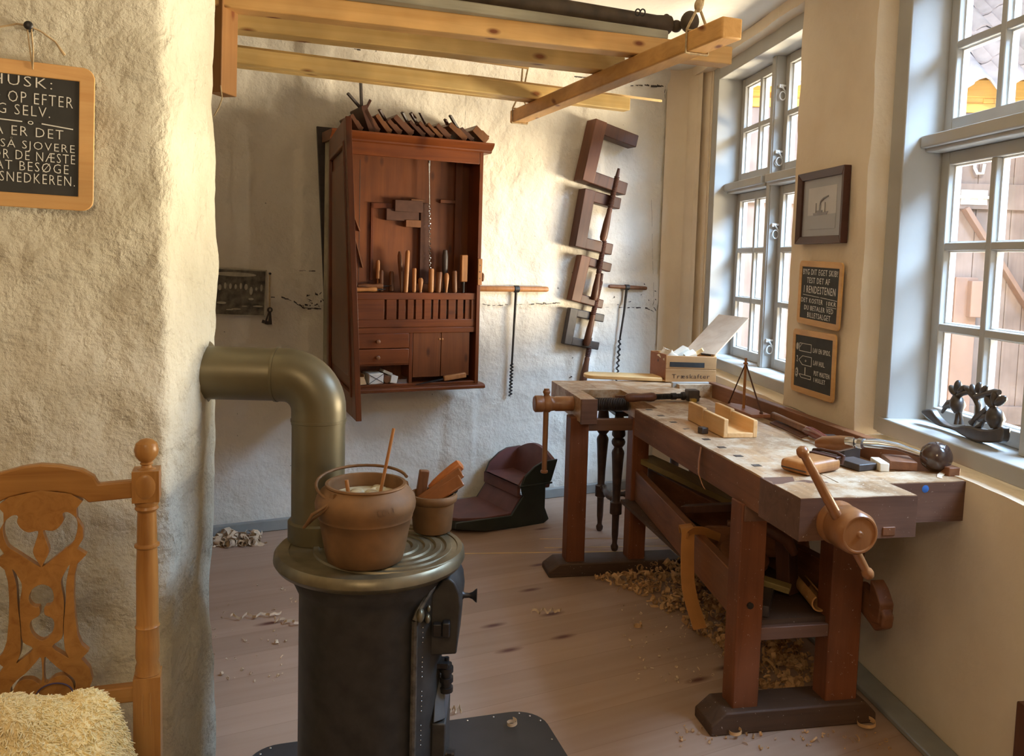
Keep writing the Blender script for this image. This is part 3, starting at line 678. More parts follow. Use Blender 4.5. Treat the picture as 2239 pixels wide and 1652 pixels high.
for nm, p0, p1, r, lb in (('stirring_stick', (.03, .02, .15), (.058, .03, .305), .0042, 'long thin stirring stick leaning up out of the big glue pot'), ('glue_brush', (-.035, -.02, .15), (-.042, -.02, .192), .005, 'short stick poking out on the left inside the big glue pot')):
    t = thing(nm, lb, 'stick', gp+V(p0)); b = MB(p0); b.cyl(p0, p1, r, r*.85, 10); b.build('stick', PALE_Y if 0 else HANDLE, t)
g2 = on_z(945, 1158, SZ+.004)
pot2 = thing('small_pot', 'small dark iron pot behind the big one, holding sticks of glue', 'pot', g2)
b = MB(); b.lathe([(0, 0), (.046, 0), (.050, .004), (.056, .075), (.062, .080), (.064, .092), (.060, .098), (.054, .098), (.051, .085), (.047, .012), (0, .012)], n=40); b.build('pot_body', RUST, pot2, 45)
b = MB(); b.tube([(.05+.012*math.cos(t), .01+.004*math.sin(t), .108+.012*math.sin(t)) for t in [2*PI*k/14 for k in range(15)]], .003, 8); b.build('ring', IRON, pot2)
for p0, p1, w, h, m, lb in (((-.042, .03, .03), (-.026, .03, .150), .026, .016, HANDLE_D, 'flat wooden offcut upright at the left of the small pot'),
                        ((-.040, -.022, .06), (.074, -.012, .138), .034, .008, AMBER, 'glossy amber glue slab leaning out over the rim of the small pot'),
                        ((-.046, .015, .062), (.072, .02, .150), .030, .008, AMBER, 'topmost amber glue slab in the small pot')):
    t = thing('glue_slab' if m == AMBER else 'wood_offcut', lb, 'glue slab' if m == AMBER else 'offcut', g2+V(p0)); b = MB(p0); b.beam(p0, p1, w, h, (.3, -.6, .7)); b.build('slab', m, t, 40, .003)
t = thing('chisel', 'turned chisel handle with dark tip, sticking right out of the small pot', 'chisel', g2+V((.01, .0, .03)))
b = MB((.01, 0, .03)); d = V((.078, .012, .066)).normalized(); P = lambda s: V((-.052, .035, .062))+d*s
b.tube([P(.055), P(.075), P(.10), P(.135), P(.155), P(.160)], [.011, .0145, .0165, .017, .0155, .008], 16); b.build('handle', wood('orange_handle', (.50, .17, .045), (.36, .10, .024), 'Z', .3, 40, 4), t)
b = MB((.01, 0, .03)); b.cyl(P(.0), P(.056), .006, .008, 10); b.build('blade', STEEL, t)
# ================================================================ carved chair and fleece
chair = thing('carved_chair', 'carved oak chair with pierced splat and ball finial, against the near wall', 'chair', (-.845, 1.505, 0), R(18))
ps = .000838/2.256
zz = lambda y: 1.123-(y-147)*ps
def cp(pts, mir=True):
    right = [((x-247)*ps, zz(y)) for x, y in pts]
    return right + [(-x, z) for x, z in reversed(right)] if mir else right
HB = .176
crest = [(247, 193), (330, 203), (430, 230), (482, 265), (502, 305), (662, 297), (662, 385), (458, 396), (436, 374), (380, 348), (320, 332), (247, 328)]
cutboard('crest_rail', [cp(crest)], .020, OAK_X, chair, (0, 0, 0), (R(90), 0, 0), .003)
outer_ = [(247, 320), (380, 345), (432, 385), (405, 420), (404, 470), (432, 520), (432, 575), (405, 622), (447, 655), (405, 700), (392, 760), (388, 850), (392, 960), (402, 1060), (420, 1115), (452, 1150), (418, 1185), (455, 1240), (468, 1300), (448, 1360), (400, 1400), (247, 1400)]
heart = [(247, 715), (200, 690), (130, 630), (85, 560), (75, 500), (95, 450), (130, 428), (165, 432), (150, 460), (165, 500), (200, 522), (232, 520), (205, 620), (247, 700)]
heart_r = [(247+(247-x), y) for x, y in heart]
def mirx(l): return [(494-x, y) for x, y in l]
h1 = [(243, 700), (215, 680), (150, 625), (108, 590), (95, 560), (86, 520), (90, 470), (125, 436), (150, 440), (146, 470), (165, 505), (196, 524), (236, 520), (225, 570), (212, 625), (236, 680)]
tear1 = [(247, 788), (205, 810), (190, 860), (210, 895), (234, 900), (236, 935), (247, 940), (258, 935), (260, 900), (284, 895), (300, 860), (288, 810)]
tear2 = [(247, 930), (238, 942), (205, 960), (193, 1000), (210, 1045), (247, 1070), (285, 1045), (300, 1000), (288, 960), (256, 942)]
mid = tear1[:5]+[(238, 925), (232, 945), (200, 965), (193, 1000), (210, 1045), (247, 1072), (284, 1045), (300, 1000), (292, 965), (262, 945), (256, 925), (260, 900), (284, 895), (300, 860), (288, 810)]
slit = [(122, 700), (148, 745), (162, 790), (150, 880), (155, 1000), (162, 1070), (205, 1108), (150, 1160), (132, 1172), (150, 1120), (152, 1000), (142, 880), (138, 780)]
tri = [(200, 742), (170, 770), (178, 745)]
fan = [(240, 1160), (240, 1290), (200, 1265), (150, 1262), (118, 1300), (108, 1340), (104, 1300), (130, 1262), (175, 1225), (215, 1180)]
sp_l = lambda l: [tuple(p) for p in smooth_poly(cp(l, False), 3)]
loops = [cp(outer_)] + [sp_l(l) for l in (h1, mirx(h1), mid, slit, mirx(slit), fan, mirx(fan))]
spl = cutboard('splat', loops, .016, OAK_Z, chair, (0, -.004, 0), (R(90), 0, 0), .0025)
def carve(pts): return [V(((x-247)*ps, -.0145, zz(y))) for x, y in pts]
b = MB()
for l in (tear1[:0] or [(62, 470), (58, 540), (85, 600), (150, 660), (247, 722), (344, 660), (410, 600), (436, 540), (430, 470)], [(245, 735), (330, 770), (342, 880), (338, 1000), (300, 1080), (240, 1120), (150, 1180)], [(249, 735), (164, 770), (152, 880), (156, 1000), (194, 1080), (254, 1120), (344, 1180)]):
    b.tube(carve(smooth_poly(l, 4)[:-4*1]) if 0 else carve(l), .0024, 6)
for sx in (-1, 1):
    b.ball((sx*66*ps, -.012, zz(470)), .015, (1, .35, 1), 14); b.tube([V((sx*q[0]*ps, -.014, zz(q[1]))) for q in ((0, 520), (20, 570), (60, 590), (110, 570), (130, 530))], [.006, .008, .008, .006, .002], 8)
b.ball((0, -.011, zz(610)), .011, (.75, .6, 3.0), 12); b.ball((0, -.011, zz(1210)), .010, (.6, .6, 3.0), 12)
b.build('carving', OAK_Z, spl, 60)
pf = [(0, .03), (.016, .03), (.016, .05), (.021, .06), (.021, .44)]
prof_t = [(.0, 1.1455), (.010, 1.143), (.0185, 1.136), (.0218, 1.124), (.020, 1.113), (.014, 1.104), (.0095, 1.1005), (.0115, 1.0985), (.0115, 1.0965), (.0085, 1.095), (.010, 1.090), (.0165, 1.0875), (.0165, 1.086)]
shaft = [(.0205, zz(405)), (.0215, zz(420)), (.0195, zz(432)), (.0215, zz(446)), (.0165, zz(462)), (.0175, zz(520)), (.0180, zz(625)), (.0225, zz(632)), (.0225, zz(642)), (.018, zz(650)), (.0195, zz(760)), (.0200, zz(1040)), (.0205, zz(1052)), (.0225, zz(1060)), (.0205, zz(1072)), (.0215, zz(1150)), (.0220, zz(1220)), (.0195, zz(1245)), (.0225, zz(1275)), (.0215, zz(1300)), (.023, zz(1310))]
for sx in (1, -1):
    b = MB(); x = sx*HB
    b.lathe(prof_t[::-1] if 0 else prof_t, (x, 0, 0), n=24); b.lathe([(0, shaft[0][1])]+shaft+[(0, shaft[-1][1])], (x, 0, 0), n=24)
    b.box(x-.0235, x+.0235, -.0235, .0235, 1.028, 1.087); b.ball((x, -.0225, 1.058), .018, (1, .28, 1.35), 14)
    b.box(x-.024, x+.024, -.0235, .0235, 0, zz(1312))
    for k in (-.008, .006): b.box(x+k-.0015, x+k+.0015, -.0255, -.023, zz(1560), zz(1390))
    b.build('back_post', OAK_Z, chair, 40, .003)
b = MB(); b.box(-HB, HB, -.012, .012, zz(1445), zz(1362)); b.build('lower_rail', OAK_X, chair, 40, .003)
b = MB(); b.box(-HB-.01, HB+.01, -.43, -.02, .425, .46); b.build('seat', OAK_X, chair, 40, .008)
for sx in (1, -1):
    b = MB(); b.lathe([(0, 0), (.018, 0), (.022, .03), (.016, .06), (.021, .2), (.015, .34), (.022, .37), (.022, .425), (0, .425)], (sx*(HB-.02), -.40, 0)); b.build('leg', OAK_Z, chair, 40)
b = MB(); b.tube([(.02+.03*math.cos(t), -.02, zz(1345)+.022*math.sin(t)) for t in [PI*1.1*k/14-.1 for k in range(15)]], .0016, 6); b.build('cord_loop', plain('purple_cord', (.06, .04, .09), .7), chair)
# fleece heaped on the seat
fw_ = chair.matrix_basis @ V((.012, -.20, .462))
bm = MB(); nn = 60; mm = 34; rings = []
random.seed(11)
for j in range(mm+1):
    ph = PI/2*(1-j/mm); row = []
    for i in range(nn):
        a = 2*PI*i/nn; q = V((math.cos(a)*math.cos(ph)*2.2, math.sin(a)*math.cos(ph)*2.2, math.sin(ph)*2.2))
        d = 1+.10*noise.noise(q*.9)+.045*noise.noise(q*2.6)+.018*noise.noise(q*7)
        rx, ry, rz = .185, .165, .300; c = math.cos(ph)**.75
        row.append(bm.b.verts.new((rx*d*c*math.cos(a), ry*d*c*math.sin(a), rz*d*math.sin(ph)**1.0)))
    rings.append(row)
for A, B in zip(rings, rings[1:]):
    for k in range(nn): bm.b.faces.new((A[k], B[k], B[(k+1) % nn], A[(k+1) % nn]))
bmesh.ops.remove_doubles(bm.b, verts=bm.b.verts, dist=1e-5); bmesh.ops.holes_fill(bm.b, edges=bm.b.edges)
fl = bm.build('sheepskin', FUR, None, 180); fl.location = fw_; fl.rotation_euler = (0, 0, R(18))
tag(fl, 'cream sheepskin heaped on the seat of the carved oak chair', 'sheepskin')
# soft pile: short curved locks over the skin
bm = MB(); me = fl.data
polys = [p for p in me.polygons if p.center.z > .02]
for p in polys:
    for _ in range(18):
        vs = [me.vertices[i].co for i in p.vertices]; w = [random.random() for _ in vs]; s_ = sum(w); c = sum((v*x/s_ for v, x in zip(vs, w)), V())
        nrm = p.normal; tdir = (nrm*.45 + V((random.uniform(-1, 1), random.uniform(-1, 1), random.uniform(-1.1, .2)))*.9).normalized(); ln = random.uniform(.004, .010)
        bm.tube([c - nrm*.002, c+tdir*ln*.5, c+tdir*ln+V((random.uniform(-.004, .004), random.uniform(-.004, .004), -.003))], [.0016, .0014, .0006], 4, False)
bm.build('fleece_locks', FUR, fl, 180)
# ================================================================ slates and chalk
def slate(fr, cx, cz, w, h, label, lines, tilt=0, y=-.004, fwid=.028, cat='chalkboard', hang=None):
    root = fr_empty(fr, 'slate_board', cx, y, cz-h/2, label, cat, group=None, tilt=tilt)
    hw_, r_ = w/2, .022
    pts = []
    for (sx, sz, a0) in ((1, 1, 90), (1, -1, 0), (-1, -1, -90), (-1, 1, 180)):
        for k in range(7): a = R(a0-15*k); pts.append((sx*(hw_-r_)+r_*math.cos(a), h/2+sz*(h/2-r_)+r_*math.sin(a)))
    hole = [(-hw_+fwid, fwid), (hw_-fwid, fwid), (hw_-fwid, h-fwid), (-hw_+fwid, h-fwid)]
    cutboard('frame', [pts, hole], .008, SLATEWOOD, root, (0, -.007, 0), (R(90), 0, 0), .0015)
    b = MB(); b.box(-hw_+fwid-.003, hw_-fwid+.003, -.0085, -.002, fwid-.003, h-fwid+.003); b.build('writing_surface', SLATE, root, 0)
    b = MB(); iw, ih = w-2*fwid, h-2*fwid
    for l in lines:
        if l[0] == 'line':
            (u0, v0, u1, v1) = l[1:5]; b.beam((-iw/2+u0*iw, -.0092, fwid+(1-v0)*ih), (-iw/2+u1*iw, -.0092, fwid+(1-v1)*ih), l[5] if len(l) > 5 else .0022, .0008, (0, 1, 0))
        elif l[0] == 'ring':
            (u0, v0, ru, rv) = l[1:5]; b.tube([(-iw/2+u0*iw+ru*math.cos(t), -.0092, fwid+(1-v0)*ih+rv*math.sin(t)) for t in [2*PI*k/18 for k in range(19)]], .0009, 5)
        else:
            s_, u0, v0, u1, v1 = l[:5]; text_into(b, s_, -iw/2+u0*iw, -iw/2+u1*iw, fwid+(1-v1)*ih, fwid+(1-v0)*ih, -.009, l[5] if len(l) > 5 else 0, l[6] if len(l) > 6 else 0)
    b.build('chalk_writing', CHALK, root, 0)
    return root
# big slate on the near wall; its left half lies outside the picture
SW, SH = .37, .285; scx = -.148-SW/2; scz = 1.7165
def pu(px): return ((on_fr(PF, px, 300).x - (scx-(SW/2-.028)))/(SW-.056))
def pv(py): return 1-((on_fr(PF, 100, py).z - (scz-SH/2+.028))/(SH-.056))
L1 = []
for s_, xa, xb, yc, hh in (('HUSK:', -20, 112, 184, 22), ('RYD OP EFTER', -60, 157, 219, 24), ('DIG SELV.', -42, 108, 246, 22), ('SÅ ER DET', -30, 137, 288, 27), ('OGSÅ SJOVERE', -48, 162, 320, 28), ('FOR DE NÆSTE', -30, 163, 343, 20), ('AT BESØGE', -10, 149, 366, 20), ('SNEDKEREN.', 0, 163, 391, 21)):
    L1.append((s_, pu(xa), pv(yc-hh/2), pu(xb), pv(yc+hh/2), -.012, -.012))
L1 += [('line', pu(-60), pv(268), pu(48), pv(271)), ('line', pu(90), pv(272), pu(158), pv(278)), ('ring', pu(66), pv(272), .004, .0028)]
s1 = slate(PF, scx, scz, SW, SH, 'chalkboard with large chalk lettering hung on a nail on the near wall', L1, R(1.2), -.012)
hx, hz = on_fr(PF, 68, 150).x-scx, on_fr(PF, 68, 150).z-(scz-SH/2); nx_, nz_ = on_fr(PF, 58, 62).x-scx, on_fr(PF, 58, 62).z-(scz-SH/2)
b = MB(); b.tube([(hx, -.013, hz-.004), (hx+.001, -.015, hz+.03), (nx_+.004, -.016, nz_)], .0016, 6); b.tube([(hx, -.013, hz-.004), (hx-.006, -.014, hz+.04), (nx_-.003, -.016, nz_)], .0014, 6)
b.tube([(nx_, -.018, nz_), (nx_+.02, -.014, nz_-.006), (nx_+.045, -.012, nz_-.022), (nx_+.062, -.010, nz_-.046)], [.0018, .0018, .0018, .003], 6)
b.tube([(nx_, -.018, nz_), (nx_-.02, -.014, nz_+.002), (nx_-.05, -.012, nz_-.008)], .0018, 6); b.build('string', ROPE, s1)
b = MB(); b.cyl((nx_, -.024, nz_), (nx_, .02, nz_), .0065, n=12); b.ball((nx_, -.024, nz_), .0085, (1, .5, 1), 12); b.build('nail', IRON, s1)
# two slates under the picture on the pier
sl2 = [('BYG DIT EGET SKIB!', .03, .04, .96, .15), ('TEST DET AF', .15, .20, .77, .31), ('I RENDESTENEN', .08, .36, .93, .50), ('line', .06, .54, .52, .56, .002), ('line', .55, .56, .98, .585, .002),
       ('DET KOSTER', .02, .60, .62, .69), ('10KR', .72, .61, .96, .69), ('line', .72, .715, .97, .72, .0018), ('DU BETALER VED', .12, .74, .90, .83), ('BILLETSALGET', .22, .87, .84, .97)]
slate(RT, 2.486, 1.384, .392, .274, 'chalkboard full of chalk writing, directly under the framed ship picture', sl2, R(1.0), -.014, .026)
sl3 = [('1', .045, .17, .075, .27), ('ring', .06, .22, .011, .015), ('line', .12, .15, .45, .15), ('line', .12, .30, .45, .30), ('line', .12, .15, .12, .30), ('line', .45, .15, .45, .30), ('line', .12, .24, .20, .15, .0014), ('LAV EN SPIDS.', .50, .20, .95, .29),
       ('2', .05, .40, .09, .52), ('line', .22, .39, .47, .39), ('line', .22, .56, .47, .56), ('line', .47, .39, .47, .56), ('line', .12, .475, .22, .39), ('line', .12, .475, .22, .56), ('ring', .31, .475, .004, .004), ('LAV HUL.', .52, .43, .82, .52),
       ('3', .05, .66, .09, .80), ('ring', .07, .73, .013, .020), ('line', .14, .75, .47, .75), ('line', .20, .81, .47, .81), ('line', .14, .75, .20, .81), ('line', .47, .75, .47, .81), ('line', .305, .60, .305, .75, .006), ('PUT MASTEN', .55, .62, .95, .71), ('I HULLET', .55, .75, .85, .83)]
slate(RT, 2.469, 1.088, .40, .277, 'lowest chalkboard with three numbered drawings of a boat, beneath the other slate', sl3, R(-1.0), -.014, .026)
# framed picture of a steamer
pic = fr_empty(RT, 'framed_picture', 2.4585, -.004, 1.5946, 'dark-framed grey picture of a steamship on the pier between the windows', 'picture')
b = MB(); w, h, t = .425, .306, .032
b.hexa([(-w/2, -.03, 0), (w/2, -.03, 0), (w/2, 0, 0), (-w/2, 0, 0), (-w/2+t, -.022, t), (w/2-t, -.022, t), (w/2-t, 0, t), (-w/2+t, 0, t)])
b.hexa([(-w/2+t, -.022, h-t), (w/2-t, -.022, h-t), (w/2-t, 0, h-t), (-w/2+t, 0, h-t), (-w/2, -.03, h), (w/2, -.03, h), (w/2, 0, h), (-w/2, 0, h)])
for sx in (-1, 1):
    xs = sorted((sx*w/2, sx*(w/2-t))); 
    if sx < 0: b.hexa([(-w/2, -.03, 0), (-w/2+t, -.022, t), (-w/2+t, 0, t), (-w/2, 0, 0), (-w/2, -.03, h), (-w/2+t, -.022, h-t), (-w/2+t, 0, h-t), (-w/2, 0, h)])
    else: b.hexa([(w/2-t, -.022, t), (w/2, -.03, 0), (w/2, 0, 0), (w/2-t, 0, t), (w/2-t, -.022, h-t), (w/2, -.03, h), (w/2, 0, h), (w/2-t, 0, h-t)])
b.build('frame', FRAMEBROWN, pic, 30, .002)
b = MB(); b.box(-w/2+t, w/2-t, -.012, -.002, t, h-t); pm = b.build('mount', PICGREY, pic)
b = MB(); b.box(-.128, .128, -.0135, -.0115, .062, .238); b.build('print', PICPALE, pm)
b = MB(); b.box(-.128, .128, -.0142, -.013, .062, .122); b.build('sea', PICGREY, pm)
b = MB(); hm_ = Matrix.Translation((0, -.0155, .012)) @ Matrix.Rotation(R(90), 4, 'X')
b.prism([(-.075, .118), (-.07, .108), (.05, .108), (.062, .122), (.02, .119)], hm_, -.0015); b.box(-.04, .01, -.0157, -.014, .130, .140); b.box(-.020, -.008, -.0157, -.014, .138, .164); b.box(-.052, -.048, -.0157, -.014, .132, .172); b.box(.03, .034, -.0157, -.014, .132, .172)
b.tube([(-.014, -.0148, .165), (-.005, -.0148, .178), (.02, -.0148, .188), (.06, -.0148, .196)], [.002, .004, .005, .003], 6); b.build('steamer', PICDARK, pm)
# photograph print and keys on the back wall
ph = fr_empty(BK, 'photograph', .12, -.018, 1.16, 'old black-and-white photograph of workmen pinned to the back wall', 'photograph', tilt=R(2))
b = MB(); b.box(-.17, .14, -.003, 0, 0, .245); b.build('print', PHOTOLIGHT, ph)
b = MB(); b.box(-.163, .133, -.0036, -.0028, .007, .238); pp_ = b.build('image', PHOTODARK, ph)
random.seed(6); b = MB()
for k in range(11): x = -.145+k*.026; z = .150+random.uniform(-.02, .012); b.ball((x, -.0036, z), random.uniform(.007, .012), (.8, .08, random.uniform(1, 2.2)), 10)
for k in range(7): b.ball((-.13+k*.04+random.uniform(-.01, .01), -.0036, random.uniform(.03, .10)), random.uniform(.006, .012), (random.uniform(1.4, 3), .07, random.uniform(.3, .7)), 10)
b.ball((-.02, -.0036, .215), .010, (11, .06, 1.1), 14)
b.build('print_pattern', PHOTOLIGHT, pp_)['kind'] = 'stuff'
ky = fr_empty(BK, 'key_bunch', .283, -.02, 1.10, 'bunch of old black keys hanging from a nail beside the photograph', 'keys')
b = MB(); b.tube([(0, 0, .278), (-.002, -.004, .2), (0, -.006, .105)], .0035, 8); b.build('cord', ROPE, ky)
b = MB(); b.cyl((0, -.012, .282), (0, .02, .282), .006, n=10); b.build('nail', IRON, ky)
for k, (dx, a) in enumerate(((-.006, -.08), (.004, .06), (.012, .32), (-.002, .0))):
    b = MB(); m = Matrix.Translation((0, -.008-.003*k, .10)) @ Matrix.Rotation(a, 4, 'Y')
    b.tube([m @ V((.010*math.cos(t), 0, -.008+.011*math.sin(t))) for t in [2*PI*q/14 for q in range(15)]], .003, 6); b.cyl(m @ V((0, 0, -.018)), m @ V((0, 0, -.085)), .0042, n=8); b.box(-.018, 0, -.003, .003, -.085, -.068, m); b.build('key', BLACKWOOD, ky)
# ================================================================ workbench
wbn = thing('workbench', 'old wooden joiner\'s workbench with screw vises and tool tray along the window wall', 'workbench', WB.o, WB.a)
T0, T1 = .757, .857
b = MB(); b.roughbox(.095, .52, -.19, 1.06, T0, T1, step=.04, amp=.0025, freq=9); b.roughbox(.20, .52, 1.06, 1.585, T0, T1, step=.04, amp=.0025, freq=9); b.roughbox(.095, .55, 1.585, 1.89, T0, T1, step=.04, amp=.0025, freq=9); b.box(.096, .135, -.19, 1.06, .739, .80)
top = b.build('benchtop', BENCHTOP, wbn, 35)
b = MB()
for y in (.03, .16, .29, .42, .60, .74, .88, 1.02): b.box(.135, .162, y, y+.024, .8572, .8581)
b.build('dog_hole', BLACKWOOD, top, 0)
b = MB()   # dark lower face of the front apron, unworn
b.box(.0925, .0955, -.19, 1.058, .741, .852); b.build('apron', BENCH_Y, wbn, 40)
b = MB(); b.roughbox(.27, .738, -.205, -.075, .735, .8565, step=.04, amp=.002, freq=9); ec = b.build('end_cap', BENCH_X, wbn, 35)
b = MB(); b.lathe([(0, 0), (.012, 0), (.010, .0006), (0, .0006)], (.575, -.2055, .838), (0, -1, 0), 12); b.build('blue_spot', BLUEDAB, ec)
tag(bpy.data.objects[ec.name])
b = MB(); b.roughbox(.088, .452, -.335, -.21, .737, .8575, step=.03, amp=.002, freq=9); b.box(.088, .27, -.212, -.10, .737, .8565); tv = b.build('tail_vise_block', BENCH_X, wbn, 35, 0)
b = MB(); b.roughbox(.089, .450, -.333, -.185, .856, .8592, step=.03, amp=.0008, freq=9); b.roughbox(.30, .735, -.203, -.078, .855, .8585, step=.03, amp=.0008, freq=9); b.build('worn_top', BENCHTOP, wbn, 35)
b = MB(); b.box(.345, .385, -.339, -.33, .745, .77); b.build('plug', BENCH_Y, tv, 40, .002)
hub0 = V((.200, -.325, .790)); hax = V((-.02, -1, .01)).normalized()
b = MB(); b.lathe([(.054, 0), (.061, .004), (.062, .02), (.055, .03), (.056, .045), (.060, .052), (.059, .112), (.053, .124), (.050, .127), (.046, .127), (.044, .123), (.010, .125), (.006, .131), (0, .131)], hub0, hax, 44); hub = b.build('vise_screw_hub', SCREWWOOD, wbn, 40)
hc = hub0 + hax*.085; ha, hb_ = V((.036, -.405, 1.020)), V((.268, -.405, .652)); hd = (hb_-ha).normalized()
b = MB(); Ln = (hb_-ha).length
b.tube([ha, ha+hd*.004, ha+hd*.014, ha+hd*.024, ha+hd*.030, ha+hd*.04, ha+hd*(Ln*.5), hb_-hd*.04, hb_-hd*.030, hb_-hd*.024, hb_-hd*.014, hb_-hd*.004, hb_], [.006, .013, .0165, .0155, .011, .0115, .0145, .0115, .011, .0155, .0165, .013, .006], 20); b.build('vise_handle', SCREWWOOD, hub, 50)
b = MB(); b.box(.52, .70, -.08, 1.62, .795, .812); b.box(.52, .70, 1.60, 1.64, .76, .878); b.build('tray_bottom', BENCHTOP, wbn, 40)
b = MB(); b.box(.698, .738, -.15, 1.66, .742, .886); b.build('tray_wall', BENCH_Y, wbn, 40, .003)
b = MB(); b.box(.50, .738, 1.64, 1.665, .80, .885); b.build('tray_end', GREYPAINT, wbn, 40, .002)
# shoulder vise at the far left
b = MB(); b.roughbox(-.080, -.006, 1.31, 1.89, .745, .857, step=.035, amp=.002, freq=9); b.roughbox(-.080, .10, 1.585, 1.89, .75, .8565, step=.04, amp=.002, freq=9); sv = b.build('vise_arm', BENCHTOP, wbn, 35)
b = MB(); b.box(-.082, -.004, 1.295, 1.312, .74, .858); b.build('vise_arm_end', BENCH_X, wbn, 40, .003)
b = MB(); b.lathe([(0, 0), (.034, 0), (.040, .006), (.040, .04), (.036, .045), (.040, .05), (.041, .075), (.036, .08), (.033, .10), (.036, .105), (.036, .19), (.0, .19)], (-.272, 1.45, .812), (1, 0, 0), 36); kb = b.build('vise_knob', SCREWWOOD, wbn, 40)
b = MB(); b.cyl((-.212, 1.45, .885), (-.212, 1.45, .480), .0135, .0125, 16); b.ball((-.212, 1.45, .868), .018, (1, 1, .8), 16); b.lathe([(.013, 0), (.018, .004), (.018, .012), (.012, .016)], (-.212, 1.45, .476), n=16); b.build('vise_handle', SCREWWOOD, kb, 50)
b = MB(); prof = [(0, -.006)]; n = 24
for k in range(n): x = .0085*k; prof += [(.021, x-.006), (.032, x-.002), (.032, x+.0005), (.021, x+.0025)]
prof.append((0, .0085*n)); b.lathe(prof, (-.006, 1.45, .808), (1, 0, 0), 24); b.build('vise_screw', BLACKWOOD, wbn, 30)
# trestles
LEGL = [(.083, .172), (.410, .525)]
for (x0, x1) in LEGL: b = MB(); b.box(x0, x1, -.005, .075, .072, .745); b.build('leg', BENCH_Z, wbn, 40, .004)
for (x0, x1) in [(-.110, -.020), (.200, .283)]: b = MB(); b.box(x0, x1, 1.37, 1.455, .058, .76); b.build('leg', BENCH_Z, wbn, 40, .004)
def foot(x0, x1, y0, y1, h):
    b = MB(); c = .05
    b.prism([(x0, 0), (x1, 0), (x1, h*.45), (x1-c*.8, h), (x0+c, h), (x0, h*.45)], Matrix(((1, 0, 0, 0), (0, 0, 1, y0), (0, 1, 0, 0), (0, 0, 0, 1))), y1-y0); b.build('foot', DARKFOOT, wbn, 40, .006)
foot(.0, .585, -.03, .10, .075); foot(-.20, .50, 1.34, 1.485, .064)
b = MB(); b.box(.165, .415, .0, .05, .292, .335); b.build('cross_rail', BENCH_X, wbn, 40, .003)
b = MB(); b.box(-.02, .205, 1.39, 1.43, .69, .745); b.build('cross_rail', BENCH_X, wbn, 40, .003)
b = MB(); b.box(.09, .52, -.01, .075, .69, .742); b.build('cross_rail', BENCH_X, wbn, 40, .003)
b = MB(); b.beam((.245, 1.45, .425), (.105, .06, .43), .035, .145); b.build('stretcher', BENCH_Y, wbn, 40, .004)
b = MB(); b.beam((.33, 1.45, .425), (.50, -.0, .43), .04, .13)
b.prism([(-.055, .365), (-.02, .355), (.0, .375), (.0, .49), (-.03, .47), (-.06, .43)], Matrix(((0, 0, 1, .53), (1, 0, 0, -.03), (0, 1, 0, 0), (0, 0, 0, 1))), .05)
b.build('stretcher', BENCH_Y, wbn, 40, .004)
b = MB(); b.prism([(.0, .0), (-.12, -.02), (-.155, -.06), (-.15, -.10), (-.11, -.125), (-.02, -.09), (.0, -.08)], Matrix(((0, 0, 1, .535), (1, 0, 0, .05), (0, 1, 0, .455), (0, 0, 0, 1))), .04); b.build('stretcher_end', BENCH_Y, wbn, 40, .008)
b = MB(); b.cyl((.125, -.012, .415), (.125, .0, .415), .011, n=8); b.build('bolt', IRON, wbn)
b = MB(); b.box(.16, .47, .02, 1.40, .335, .352); b.build('shelf', DARKFOOT, wbn, 40)
def wbt(name, label, cat, x, y, z, rot=0, group=None):
    return thing(name, label, cat, WB.w(x, y, z), WB.a+rot, group)
# ---------------------------------------------------------------- on the bench
mt = wbt('mitre_box', 'pale wooden mitre box with saw cuts lying on the workbench top', 'mitre box', .292, .62, .858, R(-1))
def mwall(x, hl):
    b = MB(); b.box(x-.009, x+.009, -.175, .02, 0, hl); b.box(x-.009, x+.009, .025, .175, 0, hl+.006); b.box(x-.009, x+.009, .018, .027, 0, .03); return b
mwall(-.058, .070).build('front_wall', PALE_Y, mt, 40, .003); mwall(.058, .066).build('rear_wall', PALE_Y, mt, 40, .003)
b = MB(); b.box(-.050, .050, -.175, .175, 0, .018); b.build('base', PALE_Y, mt, 40, .002)
t = wbt('bench_dog', 'small dark square bench dog standing in the bench beside the mitre box', 'bench dog', .178, .53, .8585, R(10)); b = MB(); b.box(-.014, .014, -.016, .016, 0, .024); b.build('head', BLACKWOOD, t, 40, .003)
# hand screw with a worn handle, across the gap of the far vise
hs = wbt('screw_driver_tool', 'dark threaded hand screw with a worn wooden handle lying across the far vise', 'hand screw', .10, 1.22, .878, R(2))
b = MB(); b.lathe([(0, 0), (.010, 0), (.019, .012), (.021, .04), (.017, .08), (.021, .125), (.020, .14), (.014, .15), (0, .15)], (-.0, 0, 0), (1, 0, .02), 20); b.build('handle', MAHOG2, hs)
b = MB(); prof = [(0, .148)]
for k in range(10): prof += [(.011, .15+.0075*k), (.0145, .1535+.0075*k)]
prof += [(.011, .226), (.016, .228), (.016, .25), (.012, .252), (.012, .275), (.018, .278), (.020, .285), (.020, .292), (0, .292)]; b.lathe(prof, (0, 0, 0), (1, 0, .02), 20); b.build('screw', IRON, hs, 30)
mg = wbt('marking_gauge', 'dark marking gauge with a long thin bar lying behind the hand screw', 'marking gauge', .39, 1.255, .859, R(-2))
b = MB(); b.box(-.32, .09, -.006, .006, .012, .022); b.build('bar', MAHOG2, mg, 40, .001)
b = MB(); b.box(.02, .075, -.035, .022, 0, .052); b.box(-.09, -.02, -.01, .01, .01, .03); b.build('fence', BLACKWOOD, mg, 40, .005)
b = MB(); b.box(.025, .05, -.06, -.036, .0, .016); b.build('tab', plain('brass', (.45, .30, .06), .4, .6), mg)
